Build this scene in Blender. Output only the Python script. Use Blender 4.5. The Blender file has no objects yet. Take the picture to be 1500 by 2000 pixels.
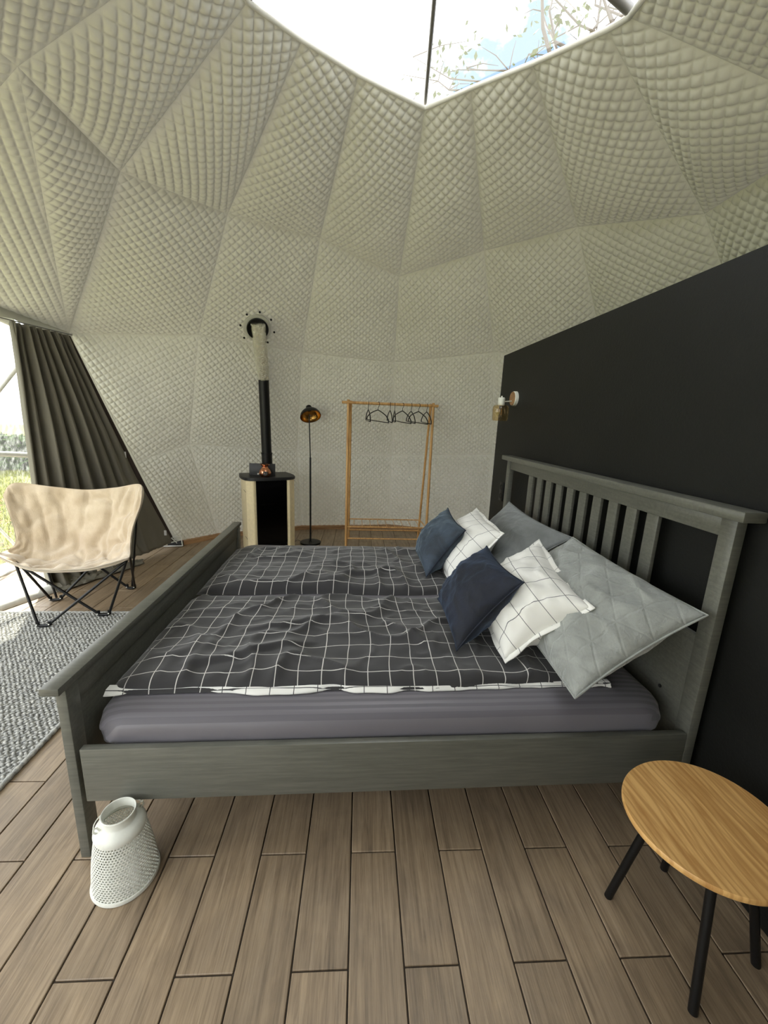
import bpy, bmesh, math, random
import numpy as np
from mathutils import Vector, Matrix, noise
random.seed(7); rng = np.random.default_rng(7)
S = bpy.context.scene; COL = S.collection
PI = math.pi

# ------------------------------------------------------------------ camera
F_PX, PITCH, ROLL, YAW, CAM_H = 793.0, math.radians(12.667), math.radians(2.181), math.radians(4.72), 1.46
fwd = np.array([math.sin(YAW)*math.cos(PITCH), math.cos(YAW)*math.cos(PITCH), -math.sin(PITCH)])
rgt = np.cross(fwd, [0, 0, 1]); rgt /= np.linalg.norm(rgt); upv = np.cross(rgt, fwd)
CR = rgt*math.cos(ROLL)+upv*math.sin(ROLL); CU = -rgt*math.sin(ROLL)+upv*math.cos(ROLL)
cd = bpy.data.cameras.new('camera'); cam = bpy.data.objects.new('camera', cd); COL.objects.link(cam)
M = Matrix.Identity(4)
for i in range(3):
    M[i][0] = CR[i]; M[i][1] = CU[i]; M[i][2] = -fwd[i]
M[2][3] = CAM_H
cam.matrix_world = M
cd.sensor_fit = 'VERTICAL'; cd.sensor_height = 36; cd.lens = F_PX/2000*36; cd.clip_start = .02; cd.clip_end = 300
S.camera = cam
O = np.array([0, 0, CAM_H])
def ray(x, y):
    d = fwd*F_PX+CR*(x-750)+CU*(1000-y); return d/np.linalg.norm(d)
def at(x, y, ax, val):
    d = ray(x, y); return O+d*((val-O[ax])/d[ax])

# ------------------------------------------------------------------ world, sun, exposure
SKY = 2.0
w = bpy.data.worlds.new('sky'); S.world = w; w.use_nodes = True
nt = w.node_tree; N = nt.nodes; L = nt.links; N.clear()
tc = N.new('ShaderNodeTexCoord'); mp = N.new('ShaderNodeMapping'); mp.inputs['Scale'].default_value = (1, 1, 1.6); mp.inputs['Location'].default_value = (1.7, .4, 0)
nz = N.new('ShaderNodeTexNoise'); nz.inputs['Scale'].default_value = 3.6; nz.inputs['Detail'].default_value = 7; nz.inputs['Roughness'].default_value = .55
cr = N.new('ShaderNodeValToRGB'); cr.color_ramp.elements[0].position = .38; cr.color_ramp.elements[0].color = (.11, .155, .20, 1)
cr.color_ramp.elements[1].position = .50; cr.color_ramp.elements[1].color = (1, 1, 1, 1)
bg = N.new('ShaderNodeBackground'); bg.inputs['Strength'].default_value = SKY; wo = N.new('ShaderNodeOutputWorld')
L.new(tc.outputs['Generated'], mp.inputs['Vector']); L.new(mp.outputs[0], nz.inputs['Vector']); L.new(nz.outputs['Fac'], cr.inputs['Fac'])
L.new(cr.outputs['Color'], bg.inputs['Color']); L.new(bg.outputs[0], wo.inputs['Surface'])
sd = bpy.data.lights.new('sun', 'SUN'); sd.energy = 7.5; sd.angle = math.radians(2.0); sd.color = (1, .94, .78)
sun = bpy.data.objects.new('sun', sd); COL.objects.link(sun)
sun_dir = Vector((.45, -1.0, -1.0))            # the way the light travels
sun.rotation_euler = sun_dir.to_track_quat('-Z', 'Y').to_euler()
S.view_settings.view_transform = 'Standard'; S.view_settings.look = 'None'
S.view_settings.gamma = 1; S.view_settings.use_curve_mapping = False
S.view_settings.exposure = 1.32

# ------------------------------------------------------------------ materials
def srgb(r, g, b):
    f = lambda c: (c/255/12.92 if c/255 <= .04045 else ((c/255+.055)/1.055)**2.4)
    return (f(r), f(g), f(b), 1)
class MT:
    def __init__(s, name, col=(.5, .5, .5, 1), rough=.6, metal=0, **kw):
        s.m = bpy.data.materials.new(name); s.m.use_nodes = True
        s.N = s.m.node_tree.nodes; s.L = s.m.node_tree.links; s.b = s.N['Principled BSDF']; s.out = s.N['Material Output']
        s.set('Base Color', col); s.set('Roughness', rough); s.set('Metallic', metal)
        for k, v in kw.items(): s.set(k, v)
        s.tc = s.N.new('ShaderNodeTexCoord')
    def set(s, k, v): s.b.inputs[k].default_value = v
    def n(s, t, **kw):
        x = s.N.new(t)
        for k, v in kw.items():
            if k in x.inputs: x.inputs[k].default_value = v
            else: setattr(x, k, v)
        return x
    def map(s, scale=(1, 1, 1), src='Object', rot=(0, 0, 0), loc=None):
        m = s.N.new('ShaderNodeMapping'); m.inputs['Scale'].default_value = scale; m.inputs['Rotation'].default_value = rot
        s.L.new(s.tc.outputs[src], m.inputs['Vector'])
        if loc is not None: s.L.new(loc, m.inputs['Location'])
        return m.outputs[0]
    def noise(s, vec, scale=5, detail=4, rough=.5, dist=0):
        x = s.n('ShaderNodeTexNoise', Scale=scale, Detail=detail, Roughness=rough, Distortion=dist); s.L.new(vec, x.inputs['Vector']); return x.outputs['Fac']
    def ramp(s, fac, stops):
        r = s.N.new('ShaderNodeValToRGB'); e = r.color_ramp.elements
        while len(e) < len(stops): e.new(.5)
        for i, (p, c) in enumerate(stops): e[i].position = p; e[i].color = c
        s.L.new(fac, r.inputs['Fac']); return r.outputs['Color']
    def math(s, op, a, b=None):
        x = s.N.new('ShaderNodeMath'); x.operation = op
        for i, v in enumerate((a, b)):
            if v is None: continue
            if isinstance(v, (int, float)): x.inputs[i].default_value = v
            else: s.L.new(v, x.inputs[i])
        return x.outputs[0]
    def mix(s, fac, a, b):
        x = s.N.new('ShaderNodeMix'); x.data_type = 'RGBA'
        for i, v in ((0, fac), (6, a), (7, b)):
            if isinstance(v, (int, float, tuple)): x.inputs[i].default_value = v
            else: s.L.new(v, x.inputs[i])
        return x.outputs[2]
    def bump(s, h, strength=.3, dist=.01, prev=None):
        x = s.n('ShaderNodeBump', Strength=strength, Distance=dist); s.L.new(h, x.inputs['Height'])
        if prev: s.L.new(prev, x.inputs['Normal'])
        s.L.new(x.outputs[0], s.b.inputs['Normal']); return x.outputs[0]
    def col(s, c): s.L.new(c, s.b.inputs['Base Color'])
def simple(name, c, rough=.6, metal=0, nscale=40, nb=.15, var=.06, **kw):
    m = MT(name, c, rough, metal, **kw); f = m.noise(m.map(), nscale, 3)
    lo = tuple(x*(1-var) for x in c[:3])+(1,); hi = tuple(min(1, x*(1+var)) for x in c[:3])+(1,)
    m.col(m.ramp(f, [(.3, lo), (.7, hi)])); m.bump(f, nb, .002); return m.m
def fabric_tl(name, c, trans=.35, nscale=600, nb=.25, var=.05):
    m = MT(name, c, .9); f = m.noise(m.map(), nscale, 2); g = m.noise(m.map(), 3, 3)
    lo = tuple(x*(1-var) for x in c[:3])+(1,)
    cc = m.ramp(g, [(.3, lo), (.7, c)]); m.col(cc); nn = m.bump(f, nb, .001)
    t = m.n('ShaderNodeBsdfTranslucent'); m.L.new(cc, t.inputs['Color']); mx = m.n('ShaderNodeMixShader', Fac=trans)
    m.L.new(m.b.outputs[0], mx.inputs[1]); m.L.new(t.outputs[0], mx.inputs[2]); m.L.new(mx.outputs[0], m.out.inputs['Surface'])
    return m.m
def grey_paint():
    m = MT('grey_painted_pine', srgb(108, 111, 104), .34)
    g = m.noise(m.map((3, 3, 40)), 3, 5, .6, .5)
    g2 = m.noise(m.map((2, 40, 40)), 2, 5, .6, .4)
    mm = m.math('MULTIPLY', g, g2)
    m.col(m.ramp(mm, [(.12, srgb(84, 85, 78)), (.36, srgb(101, 101, 93))])); m.bump(mm, .25, .003); return m.m
def tile_mat():
    m = MT('wood_look_tile', (.2, .16, .12, 1), .38)
    oi = m.N.new('ShaderNodeObjectInfo'); sc = m.math('MULTIPLY', oi.outputs['Random'], 37.0)
    v = m.map((1, 1, 1), loc=sc)
    mp2 = m.N.new('ShaderNodeMapping'); mp2.inputs['Scale'].default_value = (26, 1.6, 1); m.L.new(v, mp2.inputs['Vector'])
    a = m.noise(mp2.outputs[0], 1.6, 7, .62, 1.2)
    mp3 = m.N.new('ShaderNodeMapping'); mp3.inputs['Scale'].default_value = (90, 3.0, 1); m.L.new(v, mp3.inputs['Vector'])
    b = m.noise(mp3.outputs[0], 2, 5, .7, .6)
    c = m.noise(v, 5, 4, .6, .8)
    col = m.ramp(a, [(.24, srgb(88, 76, 62)), (.40, srgb(128, 111, 91)), (.56, srgb(154, 136, 113)), (.8, srgb(174, 157, 135))])
    col2 = m.mix(.35, col, m.ramp(b, [(.3, srgb(88, 75, 60)), (.6, srgb(172, 152, 126))]))
    tint = m.ramp(c, [(.3, (.80, .79, .79, 1)), (.7, (1.08, 1.05, 1.0, 1))])
    x = m.N.new('ShaderNodeMix'); x.data_type = 'RGBA'; x.blend_type = 'MULTIPLY'; x.inputs[0].default_value = 1
    m.L.new(col2, x.inputs[6]); m.L.new(tint, x.inputs[7])
    hs = m.N.new('ShaderNodeHueSaturation'); m.L.new(x.outputs[2], hs.inputs['Color'])
    m.L.new(m.math('ADD', m.math('MULTIPLY', oi.outputs['Random'], .22), .88), hs.inputs['Value'])
    m.col(hs.outputs[0]); m.bump(b, .25, .002)
    m.L.new(m.ramp(b, [(.3, (.34,)*3+(1,)), (.8, (.5,)*3+(1,))]), m.b.inputs['Roughness']); return m.m
def oak(name, c1, c2, scale=(2, 26, 2), rings=True, rough=.4):
    m = MT(name, c1, rough); v = m.map(scale)
    a = m.noise(v, 1.6, 6, .6, .9); col = m.ramp(a, [(.3, c2), (.62, c1)])
    if rings:
        wv = m.n('ShaderNodeTexWave', Scale=4.0, Distortion=11.0, Detail=1.5); wv.inputs['Detail Scale'].default_value = .8
        wv.bands_direction = 'X'; m.L.new(m.map((4.0, 1.0, 1)), wv.inputs['Vector'])
        col = m.mix(m.math('MULTIPLY', m.ramp(wv.outputs['Fac'], [(.6, (0,)*3+(1,)), (.95, (1,)*3+(1,))]), .5), col, c2)
    m.col(col); m.bump(a, .1, .002); return m.m
def grid_cloth(name, base, line, step, width=.05, sheen=.3, rough=.85, weave=True, off=0.0):
    m = MT(name, base, rough); m.set('Sheen Weight', sheen)
    uv = m.N.new('ShaderNodeSeparateXYZ'); m.L.new(m.tc.outputs['UV'], uv.inputs[0])
    fs = []
    for k in (0, 1):
        a = m.math('FRACT', m.math('ADD', m.math('DIVIDE', uv.outputs[k], step), 40.37+off))
        fs.append(m.math('LESS_THAN', a, width))
    f = m.math('MAXIMUM', fs[0], fs[1])
    m.col(m.mix(f, base, line))
    if weave: m.bump(m.noise(m.map(), 500, 2), .15, .001)
    return m.m
def velvet(name, c, hi, tri=False):
    lo_, hi_ = (.6, 1.25) if c[0] < .1 else (.84, 1.08)
    m = MT(name, c, .75); m.set('Sheen Weight', .8); m.set('Sheen Roughness', .4); m.set('Sheen Tint', hi)
    f = m.noise(m.map((1, 1, 1)), 7, 4, .6, 1.5)
    m.col(m.ramp(f, [(.38, tuple(x*lo_ for x in c[:3])+(1,)), (.62, tuple(min(1, x*hi_) for x in c[:3])+(1,))]))
    h = m.noise(m.map(), 24, 4, .6, .6)
    nn = m.bump(h, .35, .012)
    if tri:
        uv = m.N.new('ShaderNodeSeparateXYZ'); m.L.new(m.tc.outputs['UV'], uv.inputs[0]); hs = []
        for ang in (0, 60, 120):
            ca, sa = math.cos(math.radians(ang)), math.sin(math.radians(ang))
            t = m.math('ADD', m.math('MULTIPLY', uv.outputs[0], ca/.092), m.math('MULTIPLY', uv.outputs[1], sa/.092))
            t = m.math('PINGPONG', m.math('ADD', t, 50.0), .5); hs.append(m.math('MINIMUM', m.math('MULTIPLY', t, 14.0), 1.0))
        g = m.math('MINIMUM', m.math('MINIMUM', hs[0], hs[1]), hs[2])
        m.bump(g, .5, .004, m.bump(m.noise(m.map(), 70, 5, .7, .5), .5, .008, nn))
    return m.m

M_paint = grey_paint(); M_tile = tile_mat()
M_grout = simple('grout', srgb(66, 58, 50), .9)
M_liner = fabric_tl('quilted_liner', srgb(205, 204, 194), .02, 500, .3)
M_hem = fabric_tl('liner_hem', srgb(215, 214, 208), .3)
M_black_wall = MT('black_plaster', srgb(14, 15, 13), .6, 0, **{'Specular IOR Level': .3})
f_ = M_black_wall.noise(M_black_wall.map(), 90, 5, .65); g_ = M_black_wall.noise(M_black_wall.map(), 3, 4, .6, .5)
M_black_wall.col(M_black_wall.ramp(g_, [(.3, srgb(13, 14, 12)), (.75, srgb(19, 20, 18))])); M_black_wall.bump(f_, .35, .004); M_black_wall = M_black_wall.m
M_blackm = simple('black_metal', srgb(14, 14, 15), .42, .3)
M_iron = simple('black_cast_iron', srgb(36, 36, 36), .45, .2)
M_blackgloss = simple('black_glass', srgb(2, 2, 2), .12, 0, nb=0, **{'Specular IOR Level': .25})
M_cream = simple('cream_enamel', srgb(228, 212, 172), .3)
M_copper = simple('copper', srgb(214, 150, 116), .22, 1, nb=.05)
M_white_metal = simple('white_metal', srgb(226, 227, 218), .4)
M_white_tube = simple('white_coated_tube', srgb(226, 226, 222), .45)
M_grey_tube = simple('grey_steel_tube', srgb(128, 126, 126), .45, .3)
M_oak = oak('pale_oak', srgb(216, 172, 112), srgb(178, 128, 72), (20, 20, 2), False)
M_table = oak('oak_veneer', srgb(220, 176, 112), srgb(168, 120, 64), (26, 2, 2))
M_timber = oak('timber_ledge', srgb(176, 138, 98), srgb(136, 100, 66), (3, 3, 20), False, .6)
M_curtain = fabric_tl('grey_curtain', srgb(124, 120, 108), .10)
M_hem_dark = simple('brown_hem', srgb(58, 48, 43), .9)
M_label = simple('white_tab', srgb(225, 225, 225), .7)
M_charcoal = grid_cloth('charcoal_check_cotton', srgb(45, 44, 46), srgb(200, 198, 194), .0835, .038)
M_whitecheck = grid_cloth('white_check_cotton', srgb(232, 231, 227), srgb(60, 60, 62), .082, .035)
M_whitepillow = grid_cloth('white_check_pillow', srgb(236, 235, 230), srgb(98, 98, 104), .098, .026)
M_navy = velvet('navy_velvet', srgb(13, 20, 36), (.12, .18, .30, 1))
M_blue = velvet('steel_blue_velvet', srgb(50, 61, 74), (.3, .4, .5, 1))
M_greyvel = velvet('grey_velvet_diamond', srgb(150, 153, 149), (.8, .84, .84, 1), True)
M_greyvel2 = velvet('grey_velvet', srgb(112, 115, 115), (.6, .64, .66, 1))
M_fleece = MT('cream_fleece', srgb(216, 198, 172), .95); M_fleece.set('Sheen Weight', .6)
f_ = M_fleece.noise(M_fleece.map(), 160, 4, .7); g_ = M_fleece.noise(M_fleece.map(), 9, 3)
M_fleece.col(M_fleece.ramp(g_, [(.35, srgb(190, 170, 142)), (.7, srgb(210, 193, 167))])); M_fleece.bump(f_, .6, .006); M_fleece = M_fleece.m
M_rug = MT('grey_wool_braid', srgb(150, 150, 146), .95)
f_ = M_rug.noise(M_rug.map(), 60, 3, .7)
M_rug.col(M_rug.ramp(f_, [(.32, srgb(118, 119, 118)), (.5, srgb(158, 158, 154)), (.68, srgb(190, 189, 182))])); M_rug.bump(M_rug.noise(M_rug.map(), 400, 2), .4, .002); M_rug = M_rug.m
# satin striped sheet: stripes lie across the bed's width as a glossier weave
M_sheet = MT('striped_satin_sheet', srgb(112, 108, 115), .5)
sx = M_sheet.N.new('ShaderNodeSeparateXYZ'); M_sheet.L.new(M_sheet.tc.outputs['Object'], sx.inputs[0])
st = M_sheet.math('GREATER_THAN', M_sheet.math('FRACT', M_sheet.math('MULTIPLY', sx.outputs[1], 40.0)), .5)
M_sheet.col(M_sheet.mix(st, srgb(94, 91, 98), srgb(106, 103, 110)))
M_sheet.L.new(M_sheet.math('SUBTRACT', .62, M_sheet.math('MULTIPLY', st, .22)), M_sheet.b.inputs['Roughness'])
M_sheet.set('Sheen Weight', .2); M_sheet = M_sheet.m
M_foil = MT('crinkled_foil', srgb(244, 241, 230), .16, 1.0)
f_ = M_foil.noise(M_foil.map((1, 1, .5)), 55, 5, .65, 1); M_foil.bump(f_, .9, .02); M_foil = M_foil.m
M_gold = simple('gold_lacquer', srgb(190, 148, 84), .25, 1, nb=.02)
def glass(name, c, rough=.05, haze=0.0, hazec=(.8, .8, .8, 1), streak=None):
    m = MT(name, c, rough); m.N.remove(m.b)
    tr = m.n('ShaderNodeBsdfTransparent', Color=c); gl = m.n('ShaderNodeBsdfGlossy', Roughness=rough); lw = m.n('ShaderNodeLayerWeight', Blend=.5)
    fr = m.math('ADD', m.math('MULTIPLY', m.math('POWER', lw.outputs['Facing'], 4.0), .5), .025)
    mx = m.n('ShaderNodeMixShader'); m.L.new(fr, mx.inputs[0]); m.L.new(tr.outputs[0], mx.inputs[1]); m.L.new(gl.outputs[0], mx.inputs[2])
    o = mx.outputs[0]
    if haze > 0:
        tl = m.n('ShaderNodeBsdfTranslucent', Color=hazec); m2 = m.n('ShaderNodeMixShader', Fac=haze)
        if streak:
            s = m.noise(m.map(streak), 3, 6, .75, .3); r = m.ramp(s, [(.46, (haze*.5,)*3+(1,)), (.64, (min(1, haze*3.0),)*3+(1,))]); m.L.new(r, m2.inputs[0])
        m.L.new(o, m2.inputs[1]); m.L.new(tl.outputs[0], m2.inputs[2]); o = m2.outputs[0]
    m.L.new(o, m.out.inputs['Surface']); return m.m
M_pvc = glass('clear_pvc', (.97, .98, .98, 1), .08, .03)
M_pvc_win = glass('scratched_clear_pvc', (.95, .96, .96, 1), .1, .03, (.9, .92, .95, 1), (14, 14, 1.2))
M_amber = glass('amber_glass', (.98, .92, .80, 1), .03)
M_bulb = glass('clear_bulb_glass', (.95, .92, .85, 1), .02)
M_apron = simple('grey_white_canvas', srgb(196, 196, 190), .7)
M_grass = simple('lawn_grass', srgb(122, 126, 18), 1.0, nscale=3, var=.35)
M_dirt = simple('lawn_soil', srgb(96, 100, 20), 1.0, nscale=4, var=.3)
M_leafl = simple('fallen_leaf', srgb(140, 80, 48), .8)
M_hedge = simple('hedge_leaf', srgb(62, 88, 34), 1.0, nscale=4, var=.4)
M_bark = simple('bark', srgb(104, 96, 92), .9)
M_leaf = simple('tree_leaf', srgb(96, 104, 70), .7)

# ------------------------------------------------------------------ mesh helpers
def link(name, me, mat=None, parent=None, smooth=True):
    o = bpy.data.objects.new(name, me); COL.objects.link(o)
    if mat: me.materials.append(mat)
    if parent: o.parent = parent
    if smooth and len(me.polygons): me.polygons.foreach_set('use_smooth', [True]*len(me.polygons))
    return o
def frombm(name, bm, mat, parent=None, smooth=False, auto=True):
    me = bpy.data.meshes.new(name); bm.normal_update(); bm.to_mesh(me); bm.free()
    o = link(name, me, mat, parent, smooth or auto)
    if auto and not smooth:
        try: me.set_sharp_from_angle(angle=math.radians(38))
        except Exception: pass
    return o
def pyd(name, v, f, mat, parent=None, smooth=True, uv=None):
    me = bpy.data.meshes.new(name); me.from_pydata([tuple(map(float, p)) for p in v], [], [tuple(map(int, q)) for q in f]); me.update()
    if uv is not None:
        ul = me.uv_layers.new(name='UVMap'); idx = np.zeros(len(me.loops), int); me.loops.foreach_get('vertex_index', idx)
        ul.data.foreach_set('uv', np.asarray(uv, float)[idx].ravel())
    return link(name, me, mat, parent, smooth)
def thing(name, label, cat, loc=(0, 0, 0), group=None, rz=0):
    o = bpy.data.objects.new(name, None); COL.objects.link(o); o.location = loc; o.rotation_euler = (0, 0, rz); o.empty_display_size = .05
    tag(o, label, cat, group); return o
def tag(o, label, cat, group=None):
    o['label'] = label; o['category'] = cat
    if group: o['group'] = group
    return o
def struct(name, loc=(0, 0, 0)):
    o = bpy.data.objects.new(name, None); COL.objects.link(o); o.location = loc; o['kind'] = 'structure'; return o
def world(o, parent):            # child built in world coordinates under a parent that stands elsewhere
    o.parent = parent; o.matrix_parent_inverse = Matrix.Translation(Vector(parent.location)).inverted(); return o
def bxm(bm, x0, x1, y0, y1, z0, z1, bev=.003, seg=2):
    b2 = bmesh.new(); bmesh.ops.create_cube(b2, size=1)
    for v in b2.verts: v.co = Vector(((x0+x1)/2+v.co.x*(x1-x0), (y0+y1)/2+v.co.y*(y1-y0), (z0+z1)/2+v.co.z*(z1-z0)))
    if bev: bmesh.ops.bevel(b2, geom=b2.edges[:], offset=bev, segments=seg, affect='EDGES', profile=.5)
    me = bpy.data.meshes.new('t'); b2.to_mesh(me); b2.free(); bm.from_mesh(me); bpy.data.meshes.remove(me)
def box(name, x0, x1, y0, y1, z0, z1, mat, parent=None, bev=.003):
    bm = bmesh.new(); bxm(bm, x0, x1, y0, y1, z0, z1, bev); return frombm(name, bm, mat, parent)
def tube_geo(pts, r, seg=10, closed=False, cap=True):
    pts = [np.array(p, float) for p in pts]; n = len(pts); rs = r if isinstance(r, (list, tuple)) else [r]*n
    V = []; Fc = []; prev = None
    for i, p in enumerate(pts):
        a = pts[(i-1) % n] if (i > 0 or closed) else p; b = pts[(i+1) % n] if (i < n-1 or closed) else p
        t = b-a; t /= (np.linalg.norm(t)+1e-9)
        if prev is None:
            ref = np.array([0, 0, 1.]) if abs(t[2]) < .9 else np.array([1., 0, 0]); x = np.cross(ref, t)
        else: x = prev-t*(prev@t)
        x /= np.linalg.norm(x); prev = x; y = np.cross(t, x)
        for k in range(seg):
            th = 2*PI*k/seg; V.append(p+(x*math.cos(th)+y*math.sin(th))*rs[i])
    m = n if closed else n-1
    for i in range(m):
        j = (i+1) % n
        for k in range(seg):
            k2 = (k+1) % seg; Fc.append((i*seg+k, i*seg+k2, j*seg+k2, j*seg+k))
    if cap and not closed:
        Fc.append(tuple(range(seg-1, -1, -1))); Fc.append(tuple((n-1)*seg+k for k in range(seg)))
    return V, Fc
def tube(name, pts, r, mat, parent=None, seg=10, closed=False, smooth=True):
    V, Fc = tube_geo(pts, r, seg, closed); o = pyd(name, V, Fc, mat, parent, smooth)
    try: o.data.set_sharp_from_angle(angle=math.radians(50))
    except Exception: pass
    return o
def lathe(name, prof, mat, parent=None, seg=32, c=(0, 0, 0), rot=None, close_ends=True):
    V = []; Fc = []
    for (r, z) in prof:
        for k in range(seg):
            th = 2*PI*k/seg; p = Vector((r*math.cos(th), r*math.sin(th), z))
            if rot is not None: p = rot @ p
            V.append(p+Vector(c))
    n = len(prof)
    for i in range(n-1):
        for k in range(seg):
            k2 = (k+1) % seg; Fc.append((i*seg+k, i*seg+k2, (i+1)*seg+k2, (i+1)*seg+k))
    if close_ends:
        if prof[0][0] > 1e-4: Fc.append(tuple(range(seg-1, -1, -1)))
        if prof[-1][0] > 1e-4: Fc.append(tuple((n-1)*seg+k for k in range(seg)))
    o = pyd(name, V, Fc, mat, parent)
    try: o.data.set_sharp_from_angle(angle=math.radians(40))
    except Exception: pass
    return o
def fbm(x, y, z=0, o=3): return noise.fractal(Vector((x, y, z)), 1.0, 2.0, o)

# ------------------------------------------------------------------ floor of wood-look tiles (15 x 61 cm)
PA = math.radians(-1.2)
floor = box('floor', -3.3, 3.6, -2.4, 5.8, -.06, -.006, M_grout, bev=0); floor['kind'] = 'structure'
pl = bmesh.new(); PW, PLN = .1535, .613; G = .0022
bxm(pl, -PW/2+G, PW/2-G, -PLN/2+G, PLN/2-G, -.0115, 0, .0016, 1)
pme = bpy.data.meshes.new('plank'); pl.to_mesh(pme); pl.free(); pme.materials.append(M_tile)
pme.polygons.foreach_set('use_smooth', [False]*len(pme.polygons))
ca, sa = math.cos(PA), math.sin(PA)
jx, jy = .023, 1.113          # a tile corner seen in the photograph
cnt = 0; rest = []
cell = []
for i in range(-24, 10):
    for j in range(-7, 10):
        lx = jx+(i+.5)*PW; ly = jy+(j+.5)*PLN+(0 if i % 2 == 0 else PLN/2)
        dx, dy = lx-jx, ly-jy
        x = jx+dx*ca-dy*sa; y = jy+dx*sa+dy*ca
        r = math.hypot(x-.27, y-2.42)
        if x > 1.26+.1 or y < -2.2 or y > 5.75 or (r > (3.35 if y > 1.5 else 4.4) and not (x < -2 and y > 0)) or x < -3.3: continue
        cell.append((abs(math.hypot(x-.0, y-.2)), x, y))
cell.sort()
for k, (_, x, y) in enumerate(cell):
    if k < 300:
        o = bpy.data.objects.new('plank', pme); COL.objects.link(o); o.parent = floor
        o.location = (x, y, 0); o.rotation_euler = (0, 0, PA+(PI if random.random() < .5 else 0))
    else: rest.append((x, y))
if rest:
    bm = bmesh.new()
    for x, y in rest:
        b2 = bmesh.new(); b2.from_mesh(pme); bmesh.ops.transform(b2, matrix=Matrix.Translation((x, y, 0)) @ Matrix.Rotation(PA, 4, 'Z'), verts=b2.verts)
        me = bpy.data.meshes.new('t'); b2.to_mesh(me); b2.free(); bm.from_mesh(me); bpy.data.meshes.remove(me)
    o = frombm('far_planks', bm, M_tile, floor); o['kind'] = 'stuff'

# ------------------------------------------------------------------ the dome: struts' nodes lie on a sphere
DC = np.array([.27, 2.42, .05]); DR = 3.1
def hit(x, y, R=DR):
    d = ray(x, y); b = (O-DC)@d; q = (O-DC)@(O-DC)-R*R; return O+d*(-b+math.sqrt(b*b-q))
def sph(az, z, R=DR):
    t_ = min(1, max(0, (az-118)/40)); R = R+1.0*t_*t_*(3-2*t_)     # the entrance side behind the viewer bulges out
    a = math.radians(az); h = math.sqrt(max(0, R*R-(z-DC[2])**2)); return np.array([DC[0]+h*math.sin(a), DC[1]+h*math.cos(a), z])
S0, Sa, Sb, S1, Sc, Sd_, Se, S2 = [hit(*p) for p in ((484, 4), (590, 78), (700, 146), (830, 212), (920, 172), (1040, 124), (1185, 58), (1228, 34))]
SM = np.array([.262, 1.70, 3.22])
S3 = np.array([.98, .95, 2.86]); S4 = np.array([.05, .72, 2.93]); S5 = np.array([-.52, 1.80, 3.04])
T0 = hit(35, 130)
Vv = [T0]+[hit(*p) for p in ((235, 335), (445, 418), (625, 465), (780, 540), (945, 490), (1128, 443), (1376, 418))]+[sph(a, 2.62) for a in (116, 142, 168, 194, 220)]
Ss = [S5, S0, Sa, Sb, S1, Sc, Sd_, Se, S2, S3, (S3+S4)/2, S4, (S4+S5)/2]
W1 = at(135, 650, 0, -2.35); W0 = np.array([-2.70, 2.65, 2.24])
Ws = [W0, W1]+[hit(*p) for p in ((388, 655), (590, 688), (770, 708), (965, 688))]+[sph(a, 2.08) for a in (57, 83, 111, 139, 167, 195)]+[np.array([-2.45, .85, 2.22])]
Qs = [None, None]+[hit(*p) for p in ((370, 868), (580, 880), (765, 890), (960, 888))]+[sph(a, 1.08) for a in (56, 82, 110, 138, 166, 194, 222)]
FL = np.array([-1.95, 4.60, 0])
Fs = [None, FL, np.array([-1.62, 4.93, 0])]+[sph(a, 0) for a in (-17.5, 4.8, 30, 56, 82, 110, 138, 166, 194, 222)]
QS = .0445
def seg_d(p, a, b):
    ab = b-a; t = np.clip(((p-a)@ab)/(ab@ab), 0, 1); return np.linalg.norm(p-(a+t[:, None]*ab), axis=1)
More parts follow.
